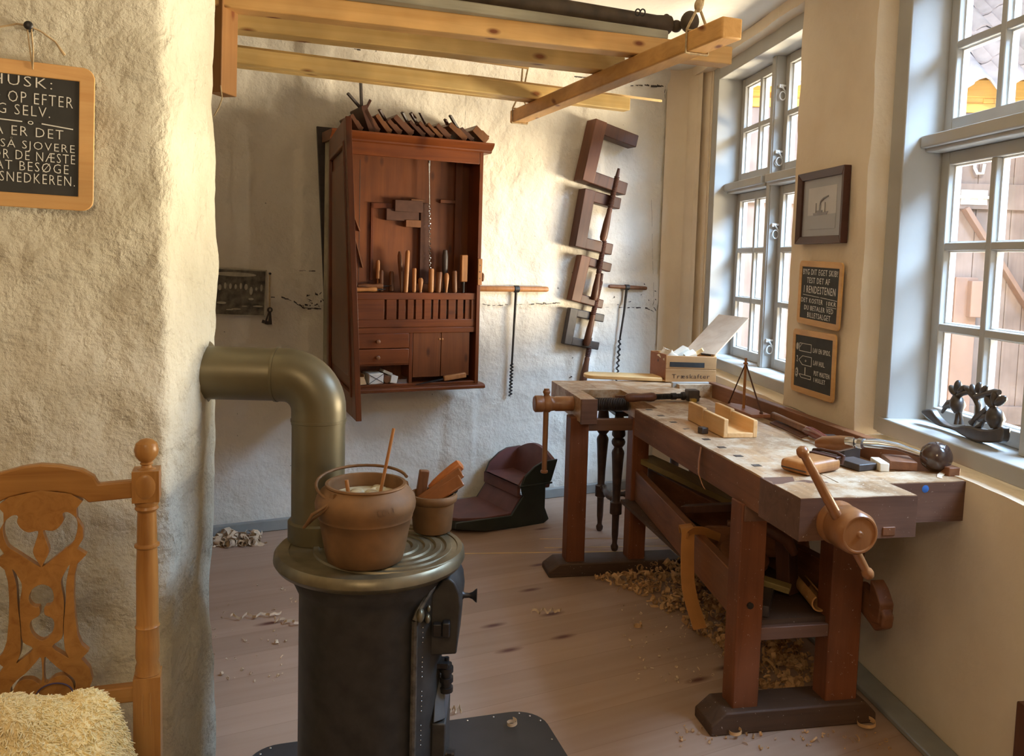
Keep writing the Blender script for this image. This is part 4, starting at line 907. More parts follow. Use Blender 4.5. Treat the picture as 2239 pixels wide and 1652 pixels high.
# toy ship
sh = wbt('toy_ship', 'little reddish toy ship with a mast and two stays on the tool tray edge', 'toy ship', .565, .97, .8575, R(0))
b = MB(); b.prism([(-.045, -.15), (.045, -.15), (.045, .08), (.0, .15), (-.045, .08)], Matrix.Identity(4), .014); b.build('hull', wood('toy_red_wood', (.34, .14, .065), (.24, .09, .04), 'Y', .5, 30, 2), sh, 40, .002)
b = MB(); b.cyl((0, .01, .012), (0, .01, .235), .0065, .0055, 12); b.lathe([(.004, .205), (.010, .208), (.010, .214), (.004, .217)], (0, .01, 0), n=12); b.build('mast', HANDLE, sh)
b = MB(); b.cyl((0, .01, .212), (-.01, .135, .016), .0028, n=8); b.cyl((0, .01, .212), (.01, -.135, .016), .0034, n=8); b.ball((-.01, .133, .018), .006, n=8); b.ball((.01, -.133, .018), .008, n=8); b.build('stay', MAHOG, sh)
# backsaw
sw = wbt('hand_saw', 'wooden-stocked saw with a dark red handle lying along the tool tray', 'saw', .548, .40, .860, R(-6))
b = MB(); b.beam((.0, .30, .010), (.0, .0, .014), .006, .075, (1, 0, .25)); b.build('blade', MAHOG2, sw, 40, .001)
b = MB(); b.beam((-.012, .33, .028), (-.008, .02, .030), .018, .026); b.build('back_rib', HANDLE_D, sw, 40, .005)
b = MB(); b.tube([(-.006, .03, .026), (-.004, .0, .028), (.002, -.05, .024), (.006, -.10, .020), (.008, -.125, .018), (.008, -.135, .018)], [.014, .019, .018, .016, .017, .008], 18); b.build('handle', wood('dark_red_handle', (.17, .04, .028), (.10, .022, .016), 'Y', .22, 30, 3, 0, None, 0, None, .05, .6), sw, 60)
# brace
br_ = wbt('brace_drill', 'carpenter\'s brace with a big round dark head and bright steel crank, near the tray end', 'brace', .60, .0, .8575)
hb2 = V((.700-.60, -.085, .048)); 
b = MB(); b.lathe([(0, -.046), (.018, -.045), (.034, -.036), (.0455, -.018), (.048, 0), (.046, .016), (.038, .032), (.024, .041), (.010, .044), (0, .044)], hb2, V((.45, -.9, .12)), 40); b.build('head', plain('brace_head', (.055, .03, .022), .16, 0, .3, 14, 0, .7), br_, 60)
b = MB(); b.tube([hb2+V((-.03, .03, .0)), V((.03, .015, .060)), V((-.02, .045, .064)), V((-.08, .085, .060))], [.010, .013, .0165, .013], 14); b.tube([V((-.08, .085, .06)), V((-.095, .10, .058)), V((-.10, .13, .055))], [.016, .017, .015], 14)
b.tube([V((-.062, .06, .060)), V((-.068, .075, .060))], [.018, .018], 16); b.build('crank', STEEL, br_, 50)
b = MB(); b.tube([V((-.078, .09, .058)), V((-.105, .125, .048)), V((-.14, .17, .038)), V((-.155, .19, .034))], [.019, .027, .025, .014], 18); b.build('grip', wood('brace_grip', (.25, .10, .035), (.16, .06, .02), 'Y', .28, 30, 3), br_, 60)
for nm, lb, ct, x, y, z, sx, sy, sz, rz, m in (
    ('oilstone', 'black oilstone block lying in the near end of the tray', 'oilstone', .468, -.010, .858, .075, .10, .022, 12, BLACKWOOD),
    ('wedge_block', 'small white wooden wedge between the black block and the brown batten', 'wood block', .535, -.035, .858, .030, .085, .028, -14, PAPER),
    ('wood_batten', 'brown batten lying under the brace crank beside the white wedge', 'batten', .615, -.02, .858, .085, .10, .030, -20, BENCH_Y),
    ('small_strip', 'flat dark slip of wood in the tray behind the saw handle', 'wood slip', .64, .36, .813, .06, .22, .05, -8, BLACKWOOD)):
    t = wbt(nm, lb, ct, x, y, z, R(rz)); b = MB(); b.box(-sx/2, sx/2, -sy/2, sy/2, 0, sz); b.build('block', m, t, 40, .003)
t = wbt('shaving_curl', 'pale split shaving lying in front of the brace head', 'shaving', .69, -.135, .8585, R(40)); b = MB(); b.ribbon([(-.05, 0, .001), (-.02, .006, .003), (.02, .004, .005), (.055, .012, .008)], .016, (.2, 1, .1), .002); b.build('strip', SHAVING_L, t)
# palm block with leather pad
pbk = wbt('sanding_block', 'rounded wooden block with a leather end lying behind the big vise handle', 'block', .292, -.035, .8585, R(-66))
b = MB(); b.roughbox(-.055, .055, -.085, .085, .0, .040, step=.02, amp=.001); b.build('body', HANDLE, pbk, 60, .016, 4)
b = MB(); b.box(-.045, .045, -.0865, -.084, .012, .016); b.build('groove', BLACKWOOD, pbk, 0)
b = MB(); b.tube([(-.055, .080, .02), (-.055, .092, .045), (-.03, .094, .050), (.03, .094, .050), (.055, .092, .045), (.055, .08, .02)], .006, 8); b.box(-.05, .05, .06, .095, .036, .044); b.build('pad', MAHOG, pbk, 40, .003)
random.seed(21)
for k, (x, y, l, a) in enumerate(((.60, .55, .10, 30), (.645, .72, .07, -20), (.57, 1.22, .09, 60))):
    lb = ('thin pale splinter in the tray beside the saw', 'short curled splinter halfway along the tray', 'wood curl at the far end of the tray by the toy ship')[k]
    t = wbt('splinter', lb, 'splinter', x, y, .8125, R(a)); b = MB(); b.ribbon([(-l/2, 0, .003), (0, .004, .008), (l/2, 0, .004)], .010, (0, 1, .2), .0015); b.build('strip', SHAVING_L, t)
# ---------------------------------------------------------------- box at the far end
bx0 = V((.828, 4.49, .862)); bx = thing('wooden_crate', 'open wooden box with dark label and handwriting at the far end of the bench', 'box', bx0, R(-1))
W_, D_, H_, t_ = .268, .20, .145, .011
b = MB(); b.box(0, W_, 0, t_, 0, H_*.5-.001); b.box(0, W_, 0, t_, H_*.5+.001, H_-.004); b.build('front_panel', wood('box_front_wood', (.62, .36, .16), (.50, .26, .10), 'X', .6, 26, 2), bx, 40, .0015)
b = MB(); b.hexa([(0, t_, 0), (t_, t_, 0), (t_-.055, D_, 0), (-.055, D_, 0), (0, t_, H_), (t_, t_, H_), (t_-.055, D_, H_), (-.055, D_, H_)]); b.build('side_panel', BENCH_Z if 0 else wood('box_side_wood', (.36, .14, .055), (.26, .095, .035), 'X', .55, 26, 2), bx, 40, .0015)
b = MB(); b.box(W_-t_, W_, t_, D_, 0, H_); b.build('side_panel', PINE_X, bx, 40, .0015); b = MB(); b.box(-.05, W_, D_-t_, D_, 0, H_); b.build('back_panel', PINE_X, bx, 40, .0015); b = MB(); b.box(-.02, W_-t_, t_, D_-t_, 0, .008); b.build('bottom', PINE_X, bx)
b = MB(); b.box(.02, .205, -.0012, 0, .082, .108); b.build('label_plate', SLATE, bx, 0)
b = MB(); text_into(b, 'Træskafter', .035, .235, .022, .045, -.0006, .02, -.006); b.build('handwriting', BLACKWOOD, bx, 0)
b = MB(); b.tube([(-.03+.0, .085+.004*math.cos(u), .105+.006*math.sin(u)) for u in [2*PI*k/12 for k in range(13)]], .0016, 6); b.build('hook', IRON, bx)
lid0 = V((.13, .17, H_)); lid1 = V((W_, .03, H_))
ld_ = V((.20, .09, .205)); b = MB(); ax_ = (lid1-lid0)
nrm = ax_.cross(ld_).normalized()*.008
b.hexa([lid0, lid1, lid1+nrm, lid0+nrm, lid0+ld_, lid1+ld_*.97, lid1+ld_*.97+nrm, lid0+ld_+nrm]); b.build('lid', wood('box_lid_wood', (.62, .46, .32), (.52, .36, .24), 'X', .6, 26, 2), bx, 40, .0015)
b = MB(); b.cyl(lid0.lerp(lid1, .55), lid0.lerp(lid1, .85), .005, n=8); b.build('hinge', IRON, bx)
for nm, lb, p, r_, s_, m in (('paper_wad', 'crumpled brown paper wad at the left inside the open box', (.035, .09, .125), (10, 35, 20), (.045, .05, .03), PAPER),
    ('offcut_block', 'big white square offcut tilted up in the open box', (.105, .09, .13), (8, -32, 14), (.040, .03, .040), PAPER),
    ('offcut_stick', 'pale stick jutting up right of the white offcut in the box', (.165, .075, .142), (5, -35, -20), (.055, .014, .010), PALE_X),
    ('offcut_wedge', 'small pale offcut lying against the front of the open box', (.135, .04, .142), (25, -25, 10), (.030, .02, .016), PAPER)):
    t = thing(nm, lb, 'offcut', bx0+V(p), Euler([R(q) for q in r_])); b = MB(); 
    if nm == 'paper_wad': b.roughbox(-s_[0], s_[0], -s_[1], s_[1], -s_[2], s_[2], step=.012, amp=.012, freq=22)
    else: b.box(-s_[0], s_[0], -s_[1], s_[1], -s_[2], s_[2])
    b.build('piece', m, t, 30, .002)
pk = thing('rounded_plank', 'pale board with a rounded end lying behind the bench beside the open box', 'board', (.40, 4.62, .862), R(-3))
b = MB(); pts = [(.42, -.10), (.42, .06), (.06, .06)] + [(.06-.06*math.sin(R(a)), -.02+.08*math.cos(R(a))) for a in range(15, 180, 15)] + [(.06, -.10)]
b.prism(pts, Matrix.Identity(4), .020); b.build('board', PALE_X, pk, 40, .004)
# ---------------------------------------------------------------- under the bench
random.seed(31)
tl = thing('turned_leg_stool', 'dark stool with turned legs and stretchers behind the workbench', 'stool', (.74, 4.47, 0), R(8))
legp = [(0, 0), (.012, 0), (.018, .012), (.020, .03), (.013, .045), (.013, .06), (.017, .10), (.019, .22), (.022, .225), (.031, .23), (.031, .30), (.022, .305), (.020, .31), (.022, .40), (.030, .56), (.033, .60), (.030, .615), (.024, .625), (.021, .635), (.034, .655), (.036, .67), (.030, .685), (.022, .69), (.034, .705), (.035, .715), (.022, .73), (.022, .745), (0, .745)]
for x, y in ((-.20, -.155), (-.20, .17), (.21, -.155), (.21, .15)): b = MB(); b.lathe([(r*1.0, z*.86 if z < .73 else .715) for r, z in legp], (x, y, 0), n=24); b.build('leg', TURNED, tl, 40)
b = MB(); pr = [(0, 0), (.012, 0), (.012, .05), (.018, .06), (.012, .07), (.022, .12), (.022, .18), (.012, .24), (.018, .25), (.012, .26), (.012, .32), (0, .32)]; b.lathe(pr, (-.20, -.15, .255), (0, 1, 0), 18); b.build('stretcher', TURNED, tl, 40)
b = MB(); b.lathe([(0, 0), (.013, 0), (.013, .08), (.018, .09), (.012, .10), (.02, .2), (.012, .3), (.018, .31), (.013, .32), (.013, .41), (0, .41)], (-.20, .0, .255), (1, 0, 0), 18); b.build('stretcher', TURNED, tl, 40)
b = MB(); b.box(-.23, .24, -.19, .19, .711, .735); b.build('seat', TURNED, tl, 40, .006)
for nm, lb, p0, p1, w, h, m in (
    ('greenish_plank', 'greenish chamfered plank lying on the stretcher under the far half of the bench', (.28, 1.42, .545), (.50, .72, .50), .10, .028, GREENBOARD),
    ('brown_board', 'broad brown board slanting under the bench behind the tan strap', (.25, .60, .42), (.50, .30, .50), .03, .11, BENCH_Y),
    ('dark_batten', 'dark batten crossing above the broad board under the bench', (.22, .78, .49), (.52, .44, .60), .05, .03, MAHOG),
    ('upright_offcut', 'dark upright wood offcut standing on the bench shelf between the near legs', (.385, .22, .352), (.375, .24, .60), .055, .055, MAHOG),
    ('black_frame_piece', 'black flat wooden piece lying foremost on the bench shelf', (.18, .05, .372), (.31, .25, .372), .075, .038, BLACKWOOD),
    ('olive_batten', 'olive-grey batten lying across the black piece on the shelf', (.17, .30, .425), (.36, .16, .39), .05, .022, GREENBOARD)):
    t = wbt(nm, lb, 'board', *p0); b = MB(p0); b.beam(p0, p1, w, h); b.build('board', m, t, 40, .003)
t = wbt('bark_roll', 'curled piece of bark lying on the shelf beside the near right leg', 'bark', .40, .18, .375)
b = MB(); pts = [(.028*math.cos(R(a)), .028*math.sin(R(a))) for a in range(-60, 250, 15)]; q = pts + [(x*.82, y*.82) for x, y in reversed(pts)]
b.prism(q, Matrix.Translation((0, -.14, .012)) @ Matrix.Rotation(R(-90), 4, 'X') @ Matrix.Rotation(R(12), 4, 'Y'), .20); b.build('curl', wood('bark_wood', (.46, .24, .08), (.30, .14, .05), 'Z', .7, 30, 3, 0, None, .1), t, 40)
t = wbt('wooden_yoke', 'dark curved wooden yoke resting high between the near bench legs', 'yoke', .30, .25, .50)
b = MB(); b.tube([(-.14, .0, .10), (-.07, -.02, .105), (.0, -.04, .085), (.06, -.05, .05), (.09, -.05, .0)], [.012, .02, .024, .022, .014], 12); b.build('bow', MAHOG2, t)
t = wbt('round_wooden_disc', 'round wooden disc lying under the curved yoke beneath the bench', 'disc', .20, .30, .44)
b = MB(); b.lathe([(0, 0), (.085, 0), (.088, .006), (.088, .026), (.082, .03), (0, .03)], (.06, .02, 0), (.1, -.25, 1), 36); b.build('disc', HANDLE_D, t, 40)
t = wbt('leather_strap', 'wide tan leather strap looped over the bench stretcher down to the shavings', 'strap', .096, .42, .494)
pts = [(.035, .12, -.02), (.02, .08, .012), (.0, .03, .030), (-.012, -.01, .022), (-.022, -.035, -.02), (-.026, -.05, -.08), (-.024, -.06, -.15), (-.014, -.075, -.21), (.002, -.085, -.26), (.014, -.09, -.285)]
sp_ = smooth_poly(pts, 5)[:-5]; b = MB(); b.ribbon([(p.x, p.y, p.z) for p in sp_], .058, (.96, .25, 0), .003)
pts = [(-.02, -.03, .012), (.0, -.02, .030), (.04, -.01, .028), (.085, .0, .010), (.12, .01, -.01)]; sp_ = smooth_poly(pts, 5)[:-5]; b.ribbon([(p.x, p.y, p.z) for p in sp_], .042, (.1, .5, -.86), .003); b.build('band', LEATHER, t, 60)
t = wbt('hanging_strip', 'thin splintered strip peeling from the bench apron above the near leg', 'strip', .088, .34, .80)
b = MB(); b.ribbon([(0, 0, .05), (-.008, -.004, .0), (-.012, -.015, -.04), (-.006, -.04, -.075), (-.004, -.055, -.085)], .016, (.2, 1, 0), .002); b.build('strip', HANDLE, t, 60)
# ---------------------------------------------------------------- shavings
def curl(b, c, s, rnd):
    a = rnd.uniform(0, 6.28); tilt = rnd.uniform(-1, 1); kind = rnd.random()
    d = V((math.cos(a), math.sin(a), 0)); side = (V((-d.y, d.x, 0))+V((0, 0, tilt))).normalized(); upv = side.cross(d)
    n = 8; tot = rnd.uniform(2.5, 8.0) if kind < .7 else rnd.uniform(.3, 1.5); r = s*rnd.uniform(.25, .6) if kind < .7 else s*rnd.uniform(1.0, 2.2)
    pts = []
    for k in range(n+1):
        t = tot*k/n; rr = r*(1-.35*k/n); pts.append(V(c)+d*(rr*math.sin(t))+upv*(rr*(1-math.cos(t)))+side*(s*.5*k/n*tilt))
    zmin = min(p.z for p in pts)
    if zmin < .002: pts = [p+V((0, 0, .002-zmin)) for p in pts]
    b.ribbon(pts, s*rnd.uniform(.22, .5), side, .0008)
def heap(name, label, outline, n, hmax, m, s=(.018, .045), seed=1, hfun=None):
    rnd = random.Random(seed); xs = [p.x for p in outline]; ys = [p.y for p in outline]; b = MB(); k = 0
    cx, cy = sum(xs)/len(xs), sum(ys)/len(ys)
    def inside(x, y):
        c = False
        for i in range(len(outline)):
            p, q = outline[i], outline[i-1]
            if (p.y > y) != (q.y > y) and x < (q.x-p.x)*(y-p.y)/(q.y-p.y)+p.x: c = not c
        return c
    def edge(x, y):
        m_ = 9
        for i in range(len(outline)):
            p, q = V((outline[i].x, outline[i].y)), V((outline[i-1].x, outline[i-1].y)); w = V((x, y)); t = max(0, min(1, (w-p).dot(q-p)/max(1e-9, (q-p).length_squared))); m_ = min(m_, (w-(p+(q-p)*t)).length)
        return m_
    while k < n:
        x, y = rnd.uniform(min(xs), max(xs)), rnd.uniform(min(ys), max(ys))
        if not inside(x, y): continue
        e = min(1, edge(x, y)/.15); z = hmax*e*rnd.uniform(.1, 1.0)
        curl(b, (x, y, z), rnd.uniform(*s), rnd); k += 1
    return tag(b.build(name, m, None, 60), label, 'shavings', kind='stuff')
out1 = [on_z(*p) for p in ((1300, 1268), (1360, 1240), (1480, 1222), (1560, 1225), (1660, 1260), (1720, 1340), (1790, 1480), (1740, 1512), (1640, 1515), (1580, 1430), (1500, 1365), (1430, 1320), (1380, 1295))]
heap('wood_shavings', 'big heap of curled wood shavings under the workbench', out1, 1500, .075, SHAVING, seed=5)
out2 = [on_z(*p) for p in ((455, 1195), (480, 1178), (520, 1170), (560, 1176), (575, 1190), (520, 1196))]
heap('wood_shavings', 'small pile of pale shavings by the back wall beside the near wall', out2, 90, .03, SHAVING_L, (.03, .07), 6)
def loose(name, label, px, n, s, m, seed, spread):
    c = on_z(*px); rnd = random.Random(seed); b = MB()
    for _ in range(n): curl(b, (c.x+rnd.uniform(-1, 1)*spread[0], c.y+rnd.uniform(-1, 1)*spread[1], .004), rnd.uniform(*s), rnd)
    return tag(b.build(name, m, None, 60), label, 'shavings', kind='stuff')
loose('sawdust_crumbs', 'scattered crumbs of shavings on the floor boards in front of the heap', (1500, 1400), 120, (.006, .016), SHAVING_L, 8, (.28, .35))
loose('sawdust_crumbs', 'scattered crumbs of shavings on the floor left of the stove', (560, 1370), 60, (.006, .018), SHAVING_L, 9, (.22, .45))
loose('sawdust_crumbs', 'crumbs of shavings in front of the near bench foot', (1700, 1615), 60, (.006, .018), SHAVING, 10, (.35, .06))
for k, (px, L_, a, m, lb) in enumerate((((1195, 1342), .13, 8, SHAVING_L, 'pale ribbon shaving lying alone in the middle of the floor'), ((560, 1352), .20, 15, SHAVING_L, 'long pale ribbon shaving on the floor left of the stove'), ((630, 1365), .13, -12, SHAVING_L, 'short ribbon shaving touching the stove side on the left'),
      ((1120, 1590), .05, 60, SHAVING_L, 'curled shaving lying on the dark hearth plate'), ((990, 1560), .06, 5, SHAVING_L, 'shaving at the back edge of the hearth plate'), ((1608, 1610), .06, 20, SHAVING, 'curled brown shaving at the left end of the near bench foot'), ((1795, 1580), .07, 75, SHAVING, 'looped shaving in front of the middle of the near bench foot'), ((1895, 1590), .09, 30, SHAVING, 'tangle of shavings at the right end of the near bench foot'), ((1395, 1500-125), .05, 30, SHAVING, 'single curl lying left of the big shavings heap'))):
    c = on_z(*px); t = thing('shaving_curl', lb, 'shaving', (c.x, c.y, .004), R(a)); b = MB(); rnd = random.Random(50+k); n = 22
    pts = [V((L_*(q/n-.5), .012*math.sin(q*.9+k)+.006*math.sin(q*2.1), .004+.012*abs(math.sin(q*.55+k)))) for q in range(n+1)]
    if k in (3, 5, 6, 7, 8): pts = [V((L_*.4*math.cos(q*.42)*(1-q/n*.4), L_*.35*math.sin(q*.42)*(1-q/n*.3), .006+.0008*q)) for q in range(n-5)]
    b.ribbon(pts, .010, (.2, .3, 1), .001); b.build('ribbon', m, t, 60)
# ---------------------------------------------------------------- child's sledge chair
p0 = on_z(1195, 1140); uu = (on_z(1012, 1172)-p0); uu.z = 0; ang = math.atan2(uu.y, uu.x)
sl_ = thing('child_rocking_seat', 'child\'s red and green painted wooden rocking seat on the floor by the back wall', 'child seat', (p0.x, p0.y, 0), ang)
# local x forwards, y to the left side seen from the back: far side lies at negative y
side_pts = [(-.005, .02), (.03, .0), (.20, -.0+.002), (.42, .012), (.60, .05), (.60, .085), (.25, .075), (.175, .175), (.19, .23), (.165, .285), (.10, .335), (.045, .358), (-.055, .362), (-.015, .24), (.025, .22), (.025, .09)]
mside = lambda y: Matrix(((1, 0, 0, 0), (0, 0, 1, y), (0, 1, 0, 0), (0, 0, 0, 1)))
Wd = .37
for y in (0, -Wd-.016): b = MB(); b.prism(side_pts, mside(y), .016); b.build('side_panel', GREENPAINT, sl_, 40, .004)
b = MB(); b.prism([(x*.985-.002 if 0 else x, z) for x, z in side_pts if z > .17]+[(.02, .20)], mside(-Wd-.001), .004); b.build('lining', REDPAINT, sl_, 40)
b = MB(); b.box(-.018, .20, .014, .022, .226, .236); b.build('ledge', GREENPAINT, sl_, 40, .002)
b = MB(); nb_ = 14
row = []
for k in range(nb_+1):
    u = k/nb_; y = -Wd*u; z = .352+.06*math.sin(PI*u); row.append([b.b.verts.new(q) for q in ((-.052, y, z), (-.030, y, z), (.012, y, .20), (-.010, y, .20))])
for A, B in zip(row, row[1:]):
    for q in range(4): b.b.faces.new((A[q], B[q], B[(q+1) % 4], A[(q+1) % 4]))
b.b.faces.new(row[0]); b.b.faces.new(row[-1][::-1]); b.build('backrest', REDPAINT, sl_, 40)
b = MB(); b.box(-.01, .205, -Wd, 0, .215, .232); b.build('seat', REDPAINT, sl_, 40, .003)
b = MB(); b.box(.185, .205, -Wd, 0, .17, .232); b.build('seat_front', REDPAINT, sl_, 40, .003)
b = MB(); b.hexa([(.175, -Wd, .17), (.175, 0, .17), (.187, 0, .17), (.187, -Wd, .17)] [:0] or [(.165, -Wd, .172), (.185, -Wd, .172), (.185, 0, .172), (.165, 0, .172), (.235, -Wd, .07), (.255, -Wd, .07), (.255, 0, .07), (.235, 0, .07)]); b.build('riser', REDPAINT, sl_, 40)
b = MB(); pts = [(.24, 0), (.42, 0), (.55, -.05), (.62, -.13), (.635, -.185), (.62, -.24), (.55, -.32), (.42, -Wd), (.24, -Wd)]; b.prism(pts, Matrix.Translation((0, 0, .068)), .017); b.build('footboard', REDPAINT, sl_, 40, .003)
b = MB(); b.prism([(x, y) for x, y in pts], Matrix.Translation((-.004, 0, .020)), .048); b.build('front_skirt', GREENPAINT, sl_, 40, .003)
b = MB()
b.tube([(.20, .0, .235), (.165, .004, .285)], .004, 6); b.build('arm_edge', REDPAINT, sl_)
# ================================================================ tool cabinet on the back wall
CX0, CX1, CZ0, CZ1, CD = .553, 1.395, .79, 2.085, .25
co_ = V((CX0, -.03, CZ0)); cab = thing('tool_cabinet', 'tall open red-brown wooden tool cabinet hung on the white back wall', 'cabinet', BK.w(*co_), BK.a)
def CB(): return MB(co_)
t = .022; yF, yB = -CD, -.095
b = CB(); b.box(CX0, CX0+t, yF, yB, CZ0, CZ1); b.build('side_panel', CAB_Z, cab, 40, .002)
b = CB(); b.box(CX0-.004, CX0, yF+.004, yB, CZ0, CZ1-.012); b.build('side_facing', OLDGREY, cab, 40, .001)
for z in (CZ0+.12, CZ1-.12): b = CB(); b.box(CX0+.12, CX1-.06, yB, -.012, z, z+.06); b.build('wall_batten', CAB_X, cab, 40, .002)
b = CB(); b.box(CX1-t, CX1, yF, yB, CZ0, CZ1); b.build('side_panel', CAB_Z, cab, 40, .002)
b = CB(); b.box(CX0+t, CX1-t, yB-.012, yB, CZ0, CZ1); bp = b.build('back_panel', CABBACK, cab, 40)
b = CB(); b.box(.735, .7375, yB-.0128, yB-.011, 1.35, 2.0); b.build('board_seam', BLACKWOOD, bp, 0)
b = CB(); b.box(CX0+t, CX1-t, yF+.002, yB, CZ1-.05, CZ1-.01); b.box(CX0+t, CX1-t, yF+.001, yF+.02, CZ1-.075, CZ1); b.build('top_rail', CAB_X, cab, 40, .002)
b = CB()
prof = [(yF, CZ1-.012), (yF-.010, CZ1-.006), (yF-.012, CZ1+.002), (yF-.030, CZ1+.014), (yF-.040, CZ1+.026), (yF-.044, CZ1+.030), (yF-.044, CZ1+.040), (yB, CZ1+.040), (yB, CZ1-.012)]
b.prism(prof, Matrix(((0, 0, 1, CX0-.020), (1, 0, 0, 0), (0, 1, 0, 0), (0, 0, 0, 1))), CX1-CX0+.065); b.build('cornice', CAB_X, cab, 30)
b = CB(); prof = [(yF, CZ0), (yF-.026, CZ0-.006), (yF-.030, CZ0-.012), (yF-.030, CZ0-.024), (yF-.012, CZ0-.03), (yB, CZ0-.03), (yB, CZ0)]
b.prism(prof, Matrix(((0, 0, 1, CX0-.03), (1, 0, 0, 0), (0, 1, 0, 0), (0, 0, 0, 1))), CX1-CX0+.06); b.build('base_moulding', CAB_X, cab, 30)
b = CB(); b.box(CX0+t, CX1-t, yF+.004, yB-.012, CZ0, CZ0+.014); b.build('bottom_board', CAB_X, cab, 40, .002)
zq = lambda y: 1.294-.00245*(y-640)
xq = lambda x: .684+.002595*(x-778)
# chisel rack
b = CB(); b.box(CX0+t, CX1-t, -.195, yB-.012, zq(653), zq(639)); b.box(CX0+t, CX1-t, -.238, -.216, zq(654), zq(639)); b.build('rack_rail', CAB_X, cab, 40, .002)
b = CB(); xs = [842, 868, 888, 906, 925, 945, 961, 980, 1001, 1019]; prev = CX0+t
for x in xs: X = xq(x); b.box(prev, X-.006, -.226, -.218, zq(699), zq(654)); prev = X+.006
b.box(prev, CX1-t, -.226, -.218, zq(699), zq(654)); b.box(CX0+t, CX1-t, -.205, -.200, zq(714), zq(654)); b.build('slotted_panel', CAB_X, cab, 40, .001)
b = CB(); b.box(CX0+t, CX1-t, -.238, -.216, zq(715), zq(698)); b.box(CX0+t, CX1-t, -.232, yB-.012, zq(726), zq(715)); b.box(CX0+t, CX1-t, -.240, -.228, zq(728), zq(716)); b.box(xq(1034), CX1-t, -.236, -.21, zq(716), zq(640)); b.build('rack_shelf', CAB_X, cab, 40, .002)
xm = xq(898)
b = CB(); b.box(xm-.010, xm+.010, -.234, yB-.012, CZ0+.014, zq(726)); b.build('divider', CAB_Z, cab, 40, .002)
for y0, y1 in ((728, 761), (762.5, 796)):
    b = CB(); b.box(CX0+t+.003, xm-.012, -.238, -.115, zq(y1), zq(y0)); d = b.build('drawer', CAB_X, cab, 40, .003)
    b = CB(); b.lathe([(.007, 0), (.0055, .008), (.008, .013), (.012, .018), (.011, .025), (.005, .028), (0, .028)], (xq(824), -.238, zq((y0+y1)/2+1)), (0, -1, 0), 18); b.build('knob', HANDLE_D, d, 50)
b = CB(); b.box(CX0+t, xm-.01, -.23, yB-.012, zq(799), zq(796)); b.build('drawer_rail', CAB_X, cab, 40)
for xa, xb in ((903, 966), (966.6, 1033)):
    b = CB(); b.box(xq(xa), xq(xb)-.002, -.232, -.216, zq(828), zq(728)); d = b.build('small_door', CABBACK, cab, 40, .002)
    b = CB(); X = xq(966)+(-.009 if xa == 903 else .007); b.lathe([(.006, 0), (.006, .004), (.003, .006), (0, .006)], (X, -.232, zq(743)), (0, -1, 0), 14); b.build('ring_pull', HANDLE, d)
# big door, swung out towards the room
hw = .83; door = CB()
hx = V((CX0+.0, yF-.004, 0))
DAZ = -19.0
dw = V((-math.sin(R(DAZ)), -math.cos(R(DAZ)), 0)); dl = (BK.m.to_3x3().inverted() @ dw); dn = V((dl.y, -dl.x, 0))
lean = -.047
def DP(u, v, z): 
    # u along the door width, v thickness (outside positive), z height
    s = (z-1.43)*u/hw*lean
    return hx + dl*u + dn*(v - s) + V((0, 0, z))
def dbox(b, u0, u1, v0, v1, z0, z1): b.hexa([DP(u0, v0, z0), DP(u1, v0, z0), DP(u1, v1, z0), DP(u0, v1, z0), DP(u0, v0, z1), DP(u1, v0, z1), DP(u1, v1, z1), DP(u0, v1, z1)]); return b
vs = 1 if (BK.m.to_3x3() @ dn).x < 0 else -1
z0d, z1d = .783, 2.066
b = CB()
for (u0, u1) in ((0, .085), (hw-.085, hw)): dbox(b, u0, u1, 0, vs*.024, z0d, z1d)
for (za, zb2) in ((z0d, z0d+.09), (z1d-.09, z1d)): dbox(b, .085, hw-.085, 0, vs*.024, za, zb2)
dbox(b, .085, hw-.085, vs*.004, vs*.014, z0d+.09, z1d-.09); dr_ = b.build('door', CAB_Z, cab, 40, .002)
b = CB()
for (u0, u1) in ((.085, .105), (hw-.105, hw-.085)): dbox(b, u0, u1, vs*.014, vs*.030, z0d+.09, z1d-.09)
for (za, zb2) in ((z0d+.09, z0d+.11), (z1d-.11, z1d-.09)): dbox(b, .105, hw-.105, vs*.014, vs*.030, za, zb2)
dbox(b, .16, hw-.16, vs*.014, vs*.022, z0d+.17, z1d-.17); b.build('panel_moulding', CAB_Z, dr_, 40, .003)
# lock plate and hook on the right-hand edge
b = CB(); b.box(CX1-.020, CX1+.006, yF-.006, yF, zq(620), zq(560)); lk = b.build('lock_strip', HANDLE, cab, 40, .002)
b = CB()
for z in (zq(575), zq(590), zq(605)): b.cyl((CX1-.008, yF-.008, z), (CX1-.008, yF-.005, z), .003, n=8)
b.build('screw', BLACKWOOD, lk)
b = CB(); b.lathe([(.004, 0), (.008, .01), (.009, .03), (.006, .045), (0, .045)], (CX1+.022, yF+.02, zq(612)), (0, 0, 1), 14); b.tube([(CX1, yF+.02, zq(600)), (CX1+.022, yF+.02, zq(592)), (CX1+.022, yF+.02, zq(600))], .0025, 6); b.build('hanging_peg', HANDLE_D, cab)
